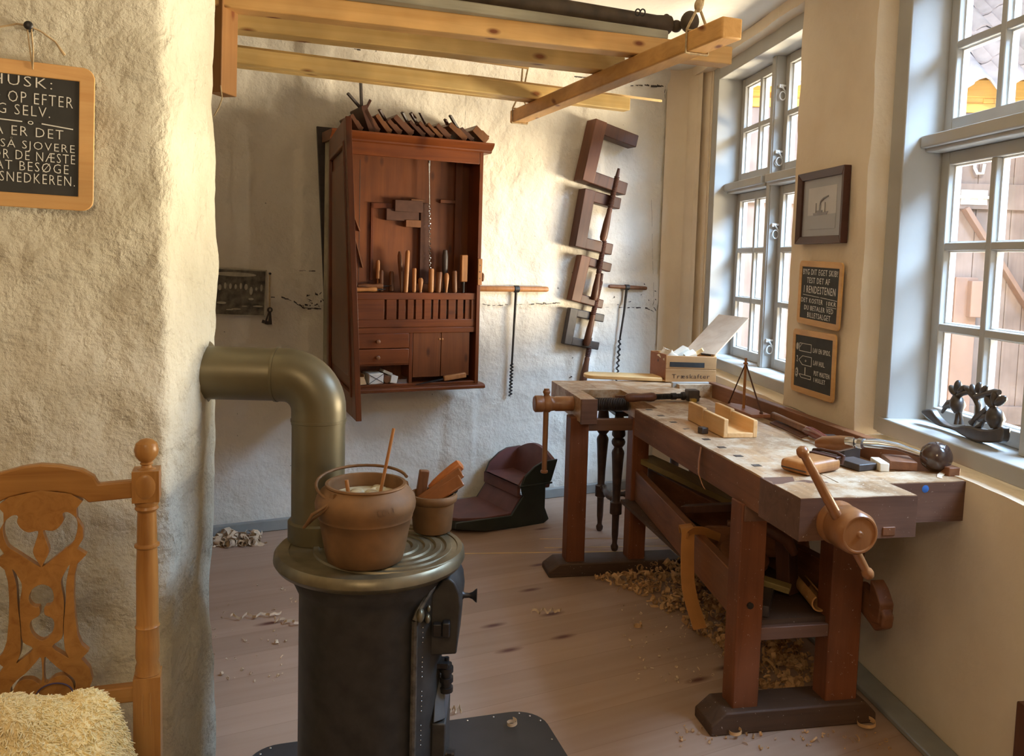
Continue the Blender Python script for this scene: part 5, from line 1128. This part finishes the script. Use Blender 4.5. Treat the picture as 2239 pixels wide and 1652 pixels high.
# ---------------------------------------------------------------- tools in the cabinet
def ct(name, label, cat, x, y, z, tilt=0, group=None): 
    return fr_empty(BK, name, x, y, z, label, cat, tilt=tilt, group=group)
RZ = zq(639)
def handle_prof(h, r, kind):
    if kind == 'stick': return [(0, 0), (r, 0), (r*1.05, h*.5), (r, h*.95), (r*.6, h), (0, h)]
    if kind == 'round': return [(0, 0), (r*.55, 0), (r*.5, h*.12), (r*.8, h*.4), (r*1.1, h*.75), (r, h*.9), (r*.5, h), (0, h)]
    return [(0, 0), (r*.8, 0), (r, h*.08), (r, h*.95), (r*.85, h), (0, h)]
tools = [
 (888, 92, .012, 'stick', HANDLE, 0, 2, 'tallest round stick standing in the rack, left of the chisels'),
 (906.5, 53, .011, 'block', HANDLE, .0, 0, 'plain straight light stick, second from the left in the cabinet rack'),
 (921, 32, .013, 'round', HANDLE, .03, 0, 'short round-headed orange handle with its tip showing below the rail'),
 (944.5, 53, .015, 'block', HANDLE, .11, 0, 'thick light handle standing under the hanging spiral drill'),
 (960.5, 46, .016, 'block', HANDLE_D, .105, 3, 'square brownish chisel handle just right of the spiral drill'),
 (979.5, 44, .013, 'round', HANDLE, .145, 0, 'orange round chisel handle with the longest blade, in front of the black handle'),
 (999, 49, .014, 'block', HANDLE_D, .09, -2, 'dark cylindrical chisel handle, second from the right in the rack')]
for x, hp_, r, kd, m, bl, tl_, lb in tools:
    o = ct('chisel' if bl else 'wooden_stick', lb, 'chisel' if bl else 'stick', xq(x), -.206, RZ+.0, R(tl_))
    b = MB(); b.lathe([(q, z) for q, z in handle_prof(hp_*.00247, r, kd)], (0, 0, .001), n=18); b.build('handle', m, o, 40)
    if bl: b = MB(); b.box(-.0075, .0075, -.003, .003, -bl-.03, .002); b.build('blade', STEEL, o, 40, .001)
o = ct('chisel', 'tall black-handled chisel standing behind the orange round one', 'chisel', xq(981), -.17, RZ); b = MB(); b.lathe([(0, 0), (.007, 0), (.008, .10), (.016, .12), (.017, .20), (.012, .235), (0, .238)], n=16); b.build('handle', BLACKWOOD, o)
o = ct('chisel', 'block-handled chisel on a tall dark shank, rightmost in the rack', 'chisel', xq(1019), -.206, RZ); b = MB(); b.box(-.019, .019, -.014, .014, .062, .212); b.build('handle', HANDLE, o, 40, .004); b = MB(); b.cyl((0, 0, 0), (0, 0, .064), .007, .008, 12); b.box(-.0085, .0085, -.003, .003, -.115, .0); b.build('blade', IRON, o)
o = ct('wooden_stick', 'light tapered stick leaning against the tallest stick, right beside it', 'stick', xq(884), -.17, RZ, R(-4)); b = MB(); b.lathe(handle_prof(.222, .012, 'round'), n=16); b.build('stick', HANDLE_D, o)
for nm, lb, x, y, z, ln, r, m, tz in (('file', 'light turned tool handle lying foremost on the left of the rack rail', 795, -.20, RZ+.013, .16, .014, HANDLE, 0), ('file', 'red-brown turned handle with a black point lying behind the light one', 818, -.15, RZ+.03, .14, .015, HANDLE_D, 0)):
    o = ct(nm, lb, 'tool', xq(x), y, z); b = MB(); b.lathe([(0, -ln/2), (r*.7, -ln/2), (r, -ln*.2), (r*.75, ln*.2), (r*1.05, ln*.38), (r*.8, ln*.5), (0, ln*.5)], ax=(1, 0, .03), n=18); b.build('handle', m, o); b = MB(); b.cyl((ln*.5, 0, .0), (ln*.5+.05, 0, .004), .004, .002, 8); b.build('tip', IRON, o)
for lb, x, zb, zt_, r, m, y in (('pale-topped wooden peg tool standing at the back left of the rack', 836, 612, 570, .011, HANDLE, -.135), ('dark wooden tool standing just right of the pale-topped peg', 843, 639, 592, .012, HANDLE_D, -.14), ('round dark loop-headed tool leaning near the tall stick', 866, 639, 594, .014, HANDLE_D, -.135)):
    o = ct('gouge', lb, 'tool', xq(x), y, RZ+.001); b = MB(); zz0 = (639-zb)*.00247; b.lathe([(0, 0), (.005, 0), (.005, zz0+.001), (r, zz0+.004), (r, (639-zt_)*.00247*.92), (r*.6, (639-zt_)*.00247), (0, (639-zt_)*.00247)], n=16); b.build('handle', m, o)
# spiral drill hanging from a ring
o = ct('spiral_drill', 'long steel spiral drill hanging by a ring in the middle of the cabinet', 'drill', xq(941), -.16, zq(340)+.01)
b = MB(); b.tube([(.016*math.cos(t), 0, -.0+.016*math.sin(t)) for t in [2*PI*k/20 for k in range(21)]], .004, 8); b.build('ring', STEEL, o)
b = MB(); b.cyl((0, 0, -.016), (.001, 0, -.05), .008, n=12); b.cyl((.001, 0, -.05), (.002, 0, -.085), .006, n=10); b.cyl((.002, 0, -.085), (.008, 0, -.26), .004, n=10); b.build('shank', STEEL, o)
b = MB(); b.tube([(.008+.012*(k/150)+.005*math.cos(k*.62), .005*math.sin(k*.62), -.26-.40*k/150) for k in range(151)], .0028, 6); b.build('twist', STEEL, o)
# big dark tool, thin frame and square on the back board
yb = yB-.013
def cpx(x, y): p = on_fr(BK, x, y, yb-.01); return p.x, p.z
o = ct('dark_wooden_square', 'dark thick wooden square hanging on the back board of the cabinet', 'square', *(lambda q: (q[0], yb, q[1]))(cpx(925, 620)))
bx_, bz_ = cpx(925, 620); ox = (bx_, yb, bz_)
b = MB(ox); x0, z0 = cpx(914, 620); x1, z1 = cpx(938, 445); b.box(x0, x1, yb-.030, yb, z0, z1); x0, z0 = cpx(842, 481); x1, z1 = cpx(914, 459); b.box(x0, x1, yb-.03, yb, z0, z1); x0, z0 = cpx(859, 462); x1, z1 = cpx(920, 440); b.box(x0, x1, yb-.045, yb-.0, z0, z1); b.build('stock', plain('square_dark', (.075, .03, .018), .85, 0, .2), o, 40, .003)
b = MB(ox); x0, z0 = cpx(884, 496); x1, z1 = cpx(917, 482); b.box(x0, x1, yb-.036, yb, z0, z1); x0, z0 = cpx(895, 442); x1, z1 = cpx(925, 437); b.box(x0, x1, yb-.04, yb, z0, z1); b.build('block', HANDLE_D, o, 40, .002)
o = ct('reddish_lath', 'thin reddish angled lath fixed behind the dark square in the cabinet', 'frame', *(lambda q: (q[0], yb, q[1]))(cpx(812, 612))); bx_, bz_ = cpx(812, 612); ox = (bx_, yb, bz_)
b = MB(ox); x0, z0 = cpx(809, 612); x1, z1 = cpx(817, 443); b.box(x0, x1, yb-.012, yb, z0, z1); x2, z2 = cpx(858, 452); b.box(x0, x2, yb-.012, yb, z2-.012, z1); b.build('strip', CAB_Z, o, 40, .001)
o = ct('hanging_board', 'upright thin board leaning in the right rear corner of the cabinet', 'board', *(lambda q: (q[0], yb, q[1]))(cpx(1002, 630))); bx_, bz_ = cpx(1002, 630); ox = (bx_, yb, bz_)
x0, z0 = cpx(990, 630); x1, z1 = cpx(1012, 345); xs2, zs2 = cpx(962, 436); b = MB(ox); b.box(x0, x1, yb-.02, yb, z0, z1); b.box(xs2, x0, yb-.02, yb, zs2-.02, zs2+.0); b.build('board', CABBACK, o, 40, .002)
o = ct('set_square', 'thin wooden set square hanging on the left of the cabinet back', 'square', *(lambda q: (q[0], yb, q[1]))(cpx(780, 560))); bx_, bz_ = cpx(780, 560); ox = (bx_, yb, bz_)
b = MB(ox); p, q = cpx(774, 478), cpx(784, 505); b.beam((p[0]-.004, yb-.006, p[1]+.02), (q[0]+.004, yb-.006, q[1]), .006, .03, (0, 1, 0)); p, q = cpx(774, 510), cpx(793, 585); b.beam((p[0], yb-.006, p[1]), (q[0], yb-.006, q[1]), .006, .012, (0, 1, 0)); b.lathe([(.010, 0), (.010, .006), (0, .006)], (cpx(778, 540)[0], yb-.0, cpx(778, 540)[1]), (0, -1, 0), 14); b.build('blade', HANDLE_D, o, 40, .001)
# parcels in the open bottom pigeonhole
zb = CZ0+.0145
o = ct('cardboard_box', 'small open cardboard box at the left of the cabinet pigeonhole', 'box', xq(788), -.175, zb)
b = MB(); w, d, h = .06, .10, .055
b.box(-w/2, w/2, -d/2, -d/2+.002, 0, h*.75); b.box(-w/2, w/2, d/2-.002, d/2, 0, h); b.box(-w/2, -w/2+.002, -d/2, d/2, 0, h); b.box(w/2-.002, w/2, -d/2, d/2, 0, h); b.box(-w/2, w/2, -d/2, d/2, 0, .002); b.hexa([(-w/2, -d/2, .035), (w/2, -d/2, .035), (w/2, -d/2+.002, .037), (-w/2, -d/2+.002, .037), (-w/2+.01, -d/2-.022, .004), (w/2+.006, -d/2-.022, .004), (w/2+.006, -d/2-.02, .006), (-w/2+.01, -d/2-.02, .006)]); b.build('carton', CARD, o, 30)
o = ct('paper_parcel', 'paper parcel tied crosswise with string in the cabinet pigeonhole', 'parcel', xq(824), -.172, zb, R(0)); b = MB(); b.roughbox(-.042, .042, -.06, .06, 0, .058, step=.02, amp=.003, freq=20); pp2 = b.build('wrapping', PAPER, o, 40, .005)
b = MB(); b.tube([(-.04, -.062, .004), (0, -.0645, .03), (.04, -.062, .055)], .0016, 6); b.tube([(-.04, -.062, .054), (0, -.0645, .03), (.04, -.062, .006)], .0016, 6); b.build('string', BLACKWOOD, o)
for k, (x, y, z, s, lb) in enumerate(((849, -.19, .0, .024, 'dark roll of paper lying right of the tied parcel'), (862, -.20, .0, .020, 'small wrapped packet at the front beside the paper roll'), (855, -.14, .044, .028, 'folded paper packet on top of the small ones'))):
    o = ct('paper_packet', lb, 'packet', xq(x), y, zb+z, R(12*k)); b = MB()
    if k == 0: b.tube([(0, -.03, .022), (0, .06, .022)], .021, 16)
    elif k == 1: b.roughbox(-s, s, -.025, .04, 0, .042, step=.014, amp=.003, freq=30)
    else: b.box(-s, s, -.035, .04, 0, .016)
    b.build('packet', PAPER if k else HANDLE_D, o, 40, .003)
o = ct('tin_tray', 'small white-edged tray at the right of the cabinet pigeonhole', 'tray', xq(882), -.16, zb)
b = MB(); b.box(-.028, .028, -.06, .06, 0, .003); b.box(-.028, .028, -.06, -.057, 0, .02); b.box(.025, .028, -.06, .06, 0, .03); b.box(-.028, .028, .057, .06, 0, .03); b.build('tray', STEEL, o, 30)
o = ct('chisel', 'chisel with a squared light handle lying on the cabinet floor at the right', 'chisel', xq(966), -.243, zb+.013, R(-7)); b = MB(); b.box(.015, .150, -.012, .010, -.012, .018); b.build('handle', HANDLE, o, 40, .006); b = MB(); b.hexa([(-.15, -.006, -.006), (.015, -.005, -.004), (.015, .005, -.004), (-.15, .006, -.006), (-.15, -.006, -.002), (.015, -.005, .006), (.015, .005, .006), (-.15, .006, -.002)]); b.build('blade', IRON, o)
# ---------------------------------------------------------------- moulding planes on top
ZT = CZ1+.0405
spec = [ # px of the right lower end, lean, width, height, stick length, stick lean, wood
 (795, 34, .030, .085, .0, 0, MAHOG2, 'foremost reddish moulding plane lying flat behind the door edge'),
 (822, 20, .042, .125, .15, -18, MAHOG, 'dark bulky plane with two tall wedges, leftmost standing on the cabinet'),
 (832, 32, .034, .115, .07, -22, MAHOG2, 'moulding plane with a pale rounded edge right of the two-wedge plane'),
 (858, 40, .032, .105, .0, 0, HANDLE_D, 'bright orange-faced moulding plane near the left of the row'),
 (880, 45, .034, .085, .075, 42, MAHOG2, 'stubby moulding plane with a thick leaning wedge'),
 (906, 48, .040, .118, .0, 0, MAHOG2, 'broad moulding plane with a notched top in the middle of the row'),
 (931, 48, .028, .100, .065, 42, MAHOG, 'moulding plane with a square dark wedge, just right of the broad one'),
 (951, 48, .030, .098, .070, 45, MAHOG2, 'moulding plane with a forked dark wedge, past the middle of the row'),
 (969, 48, .026, .098, .075, 40, HANDLE_D, 'moulding plane with a thin needle-like iron'),
 (987, 47, .036, .090, .0, 0, MAHOG2, 'plain moulding plane right of the needle-ironed one'),
 (1023, 52, .040, .110, .04, 44, HANDLE_D, 'long-faced moulding plane with a tiny iron, third from the right end'),
 (1037, 47, .030, .085, .095, 44, MAHOG, 'moulding plane with the longest thick wedge near the right end'),
 (1070, 50, .052, .090, .0, 0, HANDLE_D, 'widest scalloped moulding plane at the right end of the cabinet top')]
random.seed(77)
for px, ln, w, h, sl_n, sa, m, lb in spec:
    X = on_fr(BK, px, 300, -.22).x; a = R(-ln)
    o = fr_empty(BK, 'moulding_plane', X, -.235, ZT, lb, 'plane', group='moulding planes on the cabinet')
    h *= 1.13; mm_ = Matrix.Rotation(a, 4, 'Y')     # leaning to the left
    # profile: rectangle with a moulded sole at its right-hand end
    pr = [(-w, 0), (-.012, 0), (-.008, .006), (-.002, .006), (0, .012), (-.004, .020), (-.004, h*.55), (-.010, h*.62), (-.010, h), (-w+.004, h), (-w, h*.95)]
    pr = [(x, z) for x, z in pr]
    b = MB(); mt_ = Matrix.Translation((0, 0, .002)) @ mm_ @ Matrix(((1, 0, 0, 0), (0, 0, 1, 0), (0, 1, 0, 0), (0, 0, 0, 1)))
    b.prism(pr, mt_, .21)
    lo = min(v.co.z for v in b.b.verts)
    for v in b.b.verts: v.co.z -= lo-.0005
    b.build('body', m, o, 40, .0015)
    if sl_n:
        base = mm_ @ V((-w*.5, 0, h*.93)) + V((0, 0, .002-lo)); d = V((-math.sin(R(sa)), 0, math.cos(R(sa))))
        if px == 822: d = V((-.12, 0, 1)).normalized()
        tk = .004 if px == 969 else .011
        b = MB(); b.beam(base-d*.03+V((0, .07, 0)), base+d*sl_n+V((0, .03, 0)), tk, .022, (0, 1, 0))
        if px == 822: d2 = V((-.75, 0, .66)); b.beam(base-d2*.02+V((-.01, .05, 0)), base+d2*.10+V((-.01, .03, 0)), .012, .02, (0, 1, 0))
        if px == 951: b.beam(base+d*sl_n*.5+V((.008, .03, 0)), base+d*sl_n*1.1+V((.008, .03, 0)), .004, .018, (0, 1, 0))
        b.build('wedge', BLACKWOOD if m == MAHOG else MAHOG, o, 40, .001)
# narrow black strip standing in for the shadowed gap left of the cabinet
o = fr_empty(BK, 'gap_shadow_strip', .565, -.052, 1.232, 'narrow black strip standing in for the shadowed gap on the wall left of the open cabinet door', 'board', tilt=0)
b = MB(); b.hexa([(-.0, 0, 0), (.03, 0, 0), (.03, .014, 0), (0, .014, 0), (-.05, 0, .93), (.012, 0, .93), (.012, .014, .93), (-.05, .014, .93)]); b.box(-.0, .10, .0, .014, .90, .93); b.build('board', BLACKWOOD, o, 40, .002)
# ================================================================ clamps and augers on the back wall
def clamp(lb, tlx, tlz, tilt, h, L, aw, sw, dep, scr, m, low=None, yc=-.04):
    # tlx, tlz: top left corner on the wall; tilt in degrees
    o = fr_empty(BK, 'wooden_clamp', tlx, -.022, tlz, lb, 'clamp', tilt=R(tilt), group='wooden screw clamps in a chain')
    b = MB(); b.box(0, sw, -dep, 0, -h, 0); b.build('spine', m, o, 40, .005)
    b = MB(); b.box(sw-.004, L, -dep*.9, -.004, -aw, 0); b.build('upper_arm', MAHOG if m != BLACKWOOD else BLACKWOOD, o, 40, .006)
    L2 = low or L
    b = MB(); b.box(sw-.004, L2, -dep*.9, -.004, -h, -h+aw); b.build('lower_arm', MAHOG if m != BLACKWOOD else BLACKWOOD, o, 40, .006)
    xs_, zt_, zb_, hl = scr
    b = MB(); prof = [(0, zb_+hl)]
    k = zb_+hl; top_ = zt_-.05
    while k < top_: prof += [(.0145, k), (.018, k+.005)]; k += .010
    prof += [(.013, top_), (.009, zt_-.01), (.008, zt_), (0, zt_)]; b.lathe(prof, (xs_, yc, 0), n=16); sc = b.build('screw', MAHOG, o, 30)
    b = MB(); b.lathe([(0, zb_), (.016, zb_), (.0235, zb_+.02), (.022, zb_+hl*.5), (.016, zb_+hl*.85), (.017, zb_+hl*.92), (.013, zb_+hl), (0, zb_+hl)], (xs_, yc, 0), n=18); b.build('handle', MAHOG2, sc, 50)
clamp('largest clamp, topmost of the chain of wooden clamps on the back wall', 2.193, 2.357, 12.5, .385, .335, .078, .085, .108, (.245, -.24, -.70, .21), MAHOG2, .335, -.094)
clamp('second wooden clamp from the top, with two nails in its dark spine', 2.150, 1.937, 9.5, .362, .280, .070, .080, .080, (.212, -.235, -.66, .17), MAHOG, None, -.064)
clamp('third wooden clamp from the top, with a reddish spine', 2.150, 1.532, 12.5, .290, .240, .055, .072, .062, (.188, -.075, -.54, .20), MAHOG2, None, -.046)
clamp('lowest black wooden clamp of the chain, above the far end of the bench', 2.097, 1.203, 10, .228, .262, .050, .060, .042, (.200, -.165, -.47, .19), BLACKWOOD, None, -.022)
def auger(lb, x0, x1, zh, hx_, zt_, dz, lean, r, cat='auger'):
    o = fr_empty(BK, 'hand_auger', hx_, -.038, zh, lb, cat, group='T-handled augers on the wall', tilt=R(dz))
    b = MB(); b.tube([(x0-hx_, 0, 0), (x0-hx_+.01, 0, 0), (0, 0, 0), (x1-hx_-.01, 0, 0), (x1-hx_, 0, 0)], [r*.85, r, r*1.05, r, r*.85], 16); h_ = b.build('handle', HANDLE if r > .014 else HANDLE_D, o, 50)
    b = MB(); b.lathe([(r+.001, -.018), (r+.005, -.014), (r+.005, .014), (r+.001, .018)], (0, 0, 0), (1, 0, 0), 18); b.build('eye', IRON, o)
    L_ = zh-zt_; ls = L_*(.70 if lean > 0 else .50); b = MB(); b.tube([(0, 0, -r), (lean_x*.3, 0, -ls*.5), (lean_x*.7, .01, -ls)] if 0 else [(0, 0, -r), (-.005, .005, -ls*.5), (-.010 if lean > 0 else -.02, .01, -ls)], [.009, .007, .006], 10); b.build('shank', IRON, o)
    xe = -.010 if lean > 0 else -.02; b = MB(); n = 120
    b.tube([(xe-.004*k/n+.0085*math.cos(k*.5), .01+.0085*math.sin(k*.5), -ls-(L_-ls)*k/n) for k in range(n+1)], .0042, 6); b.cyl((xe, .01, -ls), (xe-.003, .01, -L_-.012), .003, .001, 8); b.build('twist', IRON, o)
auger('T-handled auger with a light handle hanging right of the cabinet', 1.475, 1.945, 1.314, 1.729, .665, 0, 1, .0165)
auger('shorter dark T-handled auger hanging between the clamps and the corner', 2.39, 2.68, 1.332, 2.527, .66, 2, -1, .0125)
# ================================================================ hanging timber rack
cA, cB = V((-.006, 4.50, 2.232)), V((.66, 2.70, 2.232)); cd = (cB-cA).normalized()
rack = thing('hanging_timber_rack', 'pine crossbar slung on ropes from the ceiling, carrying long planks', 'rack', tuple(cA))
b = MB(cA); b.beam(cA, cB, .075, .066); b.build('crossbar', PINE_X if 0 else wood('crossbar_pine', (.76, .43, .15), (.60, .31, .085), 'Y', .5, 26, 1.4, 2.0, (.22, .07, .02)), rack, 40, .006)
def sling(p, w=.06, knot=True, sp=.0):
    b = MB(cA); hw2 = .042; hz = .037; n = V((cd.y, -cd.x, 0)); up_ = V((0, 0, 1))
    lp = [p-n*hw2-up_*hz, p+n*hw2-up_*hz, p+n*hw2+up_*hz, p-n*hw2+up_*hz, p-n*hw2-up_*hz]; b.tube(lp, .0045, 6)
    kz = p+up_*.12
    b.tube([p+n*hw2+up_*hz, kz], .0045, 6); b.tube([p-n*hw2+up_*hz, kz], .0045, 6)
    b.tube([kz, V((kz.x+sp, kz.y, H))], .0050, 6); b.ball(kz, .015, (1, 1, 1.5), 10); b.tube([kz+V((.012, 0, 0)), V((kz.x+.06+sp, kz.y+.03, H))], .0045, 6); b.build('rope', ROPE, rack, 60)
sling(cB - cd*.20); sling(cA + cd*.05, sp=.02)
def plank(name, lb, p, q, w, h, m, cat='plank'):
    p, q = V(p), V(q); o = thing(name, lb, cat, tuple(p)); b = MB(p); b.beam(p, q, w, h); b.build('board', m, o, 40, .003); return o
# the pine grain runs along X of the rack direction, so each board gets its own turned frame
def railb(lb, x0, y0, x1, y1, w, h, z, m, ext0=0, ext1=0):
    p, q = V((x0, y0, z)), V((x1, y1, z)); d = (q-p).normalized(); nn = V((-d.y, d.x, 0)); p = p-d*ext0; q = q+d*ext1
    o = thing('pine_plank', lb, 'plank', tuple(p), math.atan2(d.y, d.x), 'pine planks on the hanging rack')
    b = MB(); b.box(0, (q-p).length, 0, w, 0, h); b.build('board', m, o, 40, .004); return o
zr = 2.267
railb('nearest and highest pine plank, running right across to beyond the crossbar', -.217, 2.993, .456, 3.217, .075, .068, zr, PINE_X, 1.25, .385)
railb('middle pine plank of the rack, ending just short of the crossbar', -.237, 3.29, .376, 3.512, .09, .062, zr, wood('golden_pine', (.90, .62, .25), (.76, .47, .15), 'X', .5, 30, 1.2, 1.8, (.28, .10, .03)), 1.35, .06)
gp_ = wood('golden_pine_rail', (.93, .66, .27), (.80, .50, .16), 'X', .5, 30, 1.2, 1.8, (.30, .11, .03))
railb('lowest pine rail of the rack, nearest to the back wall', -1.205, 3.526, .573, 4.398, .06, .066, zr, gp_, .25, .0)
railb('pine batten lying along the back of the lowest rail', -1.205, 3.60, .573, 4.472, .05, .088, zr, gp_, .25, -.35)
d = (V((.573, 4.398, 0))-V((-1.205, 3.526, 0))).normalized(); e = V((.573, 4.43, zr+.07))
o = thing('thin_dowel', 'thin pale dowel sticking out past the end of the lowest rail', 'dowel', tuple(e-d*.9), math.atan2(d.y, d.x)); b = MB(); b.box(0, 1.10, -.004, .008, -.002, .010); b.build('rod', PALE_X, o, 40, .002)
o = thing('thin_lath', 'thin lath running above the lowest rail under the ceiling', 'lath', tuple(V((-1.3, 3.62, 2.44))), math.atan2(d.y, d.x)); b = MB(); b.box(-.3, 1.5, -.004, .010, -.006, .006); b.build('lath', PALE_X, o, 40, .002)
# upright pine hanger by the near wall
hq = on_y(474, 201, 2.75); o = thing('pine_hanger', 'upright pine hanger board hanging from the ceiling beside the near wall', 'hanger', (hq.x-.004, 2.75, hq.z), R(-14))
b = MB(); b.hexa([(-.034, 0, 0), (.020, 0, 0), (.020, .09, 0), (-.034, .09, 0), (-.034, 0, H-hq.z), (.034, 0, H-hq.z), (.034, .09, H-hq.z), (-.034, .09, H-hq.z)]); b.build('board', PINE_Z, o, 40, .003)
b = MB(); b.tube([(.018, .0, .02), (.024, 0, -.02), (.012, 0, -.05), (-.005, 0, -.075)], .0022, 6); b.build('string', ROPE, o)
# dark pole with grey board and hooks lying on the planks
pA, pB = on_z(1090, 0, 2.43), on_z(1462, 55, 2.43); dpz = (pB-pA).normalized(); 
o = thing('dark_pole', 'old dark brown pole with a knobbed end lying above the planks', 'pole', tuple(pB))
b = MB(pB); b.tube([pA-dpz*1.3, pA, pB-dpz*.06, pB-dpz*.02, pB, pB+dpz*.012], [.046, .040, .031, .035, .036, .022], 18); b.build('shaft', POLEBROWN, o, 60)
b = MB(pB); k0 = on_z(1508, 48, 2.43); b.ball(k0, .036, (1, 1.1, 1.15), 18); b.ball(pB+dpz*.035, .024, n=14); b.ball(pB+V((-.01, 0, .028)), .015, n=10); b.build('knob', POLEBROWN, o, 60)
b = MB(pB)
for (x, y) in ((1400, 27), (1425, 96)):
    h_ = on_z(x, y, 2.42)
    for dx in (-.009, .009): b.tube([(h_.x+dx+.009*math.cos(t), h_.y, h_.z+.012*math.sin(t)) for t in [2*PI*k/12 for k in range(13)]], .0028, 6)
    b.tube([h_, V((h_.x, h_.y+.0, 2.42+.0))+V((.0, .02, 0))], .003, 6)
b.build('hook', IRON, o)
gA, gB = on_z(1000, 14, 2.352), on_z(1456, 79, 2.352)
gd = (gB-gA).normalized()
o = thing('grey_board', 'weathered grey board lying on the planks under the dark pole', 'board', tuple(gA-gd*1.0), math.atan2(gd.y, gd.x)); b = MB(); b.box(0, (gB-gA).length+1.0, -.02, .05, -.018, .017); b.build('board', OLDGREY, o, 40, .006)
# ================================================================ carved boat on the sill
def sl_at(s, e, z): return RT.w(s, e, z)
def sp(px, py, e=.155): return on_fr(RT, px, py, e)
bs_, be_ = sp(2030, 905), sp(2195, 960)
bo_ = V(((bs_.x+be_.x)/2, .155, .943)); boat = fr_empty(RT, 'carved_boat', bo_.x, .155, .943, 'dark carved wooden boat with two palm-like figures standing on the window sill', 'carving')
def bpt(px, py): q = sp(px, py); return (q.x-bo_.x, q.z-.943)
IRONWOOD = plain('carved_dark_wood', (.055, .042, .033), .34, 0, .25, 30, .15)
hull = [bpt(*p) for p in ((2020, 898), (2040, 893), (2052, 908), (2070, 925), (2095, 932), (2110, 928), (2130, 930), (2155, 937), (2180, 936), (2200, 932), (2198, 962), (2180, 966), (2140, 964), (2110, 950), (2090, 938), (2060, 930), (2040, 918))]
zmin = min(z for x, z in hull)
lift = -zmin
b = MB(); mb_ = Matrix(((1, 0, 0, 0), (0, 0, 1, -.015), (0, 1, 0, lift), (0, 0, 0, 1))); b.prism([tuple(q) for q in smooth_poly(hull, 3)], mb_, .03); b.build('hull', IRONWOOD, boat, 40, .006)
def bt(pts, r, y=0): return [V((bpt(*p)[0], y, bpt(*p)[1]+lift)) for p in pts], r
b = MB()
for pts, r in (([(2132, 868), (2140, 885), (2138, 905), (2125, 925)], [.010, .010, .009, .010]), ([(2132, 868), (2120, 855), (2105, 858), (2090, 868), (2070, 885), (2060, 900)], [.010, .010, .009, .008, .009, .005]), ([(2134, 866), (2155, 860), (2175, 855), (2185, 856)], [.010, .010, .011, .009]), ([(2122, 922), (2145, 905), (2160, 892)], [.008, .010, .011]), ([(2100, 935), (2112, 932), (2128, 938), (2145, 928), (2152, 915)], [.007, .008, .008, .008, .006])): b.tube(bt(pts, 0)[0], r, 10)
for c, a in (((2128, 850), -.5), ((2140, 846), .2), ((2152, 850), .8), ((2118, 850), -1.1)): q = bt([c], 0)[0][0]; b.ball(q, .020, (.5, .6, 1), 12, Matrix.Rotation(a, 4, 'Y'))
b.build('tree', IRONWOOD, boat, 60)
for (cx_, cy_, s, w_) in ((2092, 872, 1.0, 0), (2174, 900, 1.15, 1)):
    b = MB(); q = lambda dx, dy: (cx_+dx*s, cy_+dy*s)
    b.tube(bt([q(2, 30), q(2, 14), q(0, 0), q(-2, -10)], 0)[0], [.012*s, .026*s, .022*s, .010*s], 14)
    b.tube(bt([q(0, 4), q(-16, 10), q(-30, 16)], 0)[0], [.010, .016, .004], 10)
    for dx, dy, a in ((-8, -20, -.9), (2, -28, .1), (12, -22, .9)): b.ball(bt([q(dx, dy)], 0)[0][0], .024*s, (.5, .55, 1), 12, Matrix.Rotation(a, 4, 'Y'))
    b.tube(bt([q(2, 30), q(0, 44), q(0, 54)], 0)[0], [.007, .007, .010], 10)
    b.tube(bt([q(8, 28), q(10, 44), q(10, 54)], 0)[0], [.006, .006, .010], 8)
    b.build('figure', IRONWOOD, boat, 60)
# slim dark post at the right-hand edge of the picture
pz = on_fr(RT, 2250, 1500, -.05); o = fr_empty(RT, 'dark_post', pz.x+.03, -.055, 0, 'dark wooden post standing by the window wall at the picture\'s edge', 'post'); b = MB(); b.box(-.027, .03, -.03, .03, 0, on_fr(RT, 2236, 1520, -.05).z); b.build('post', MAHOG2, o, 40, .004)
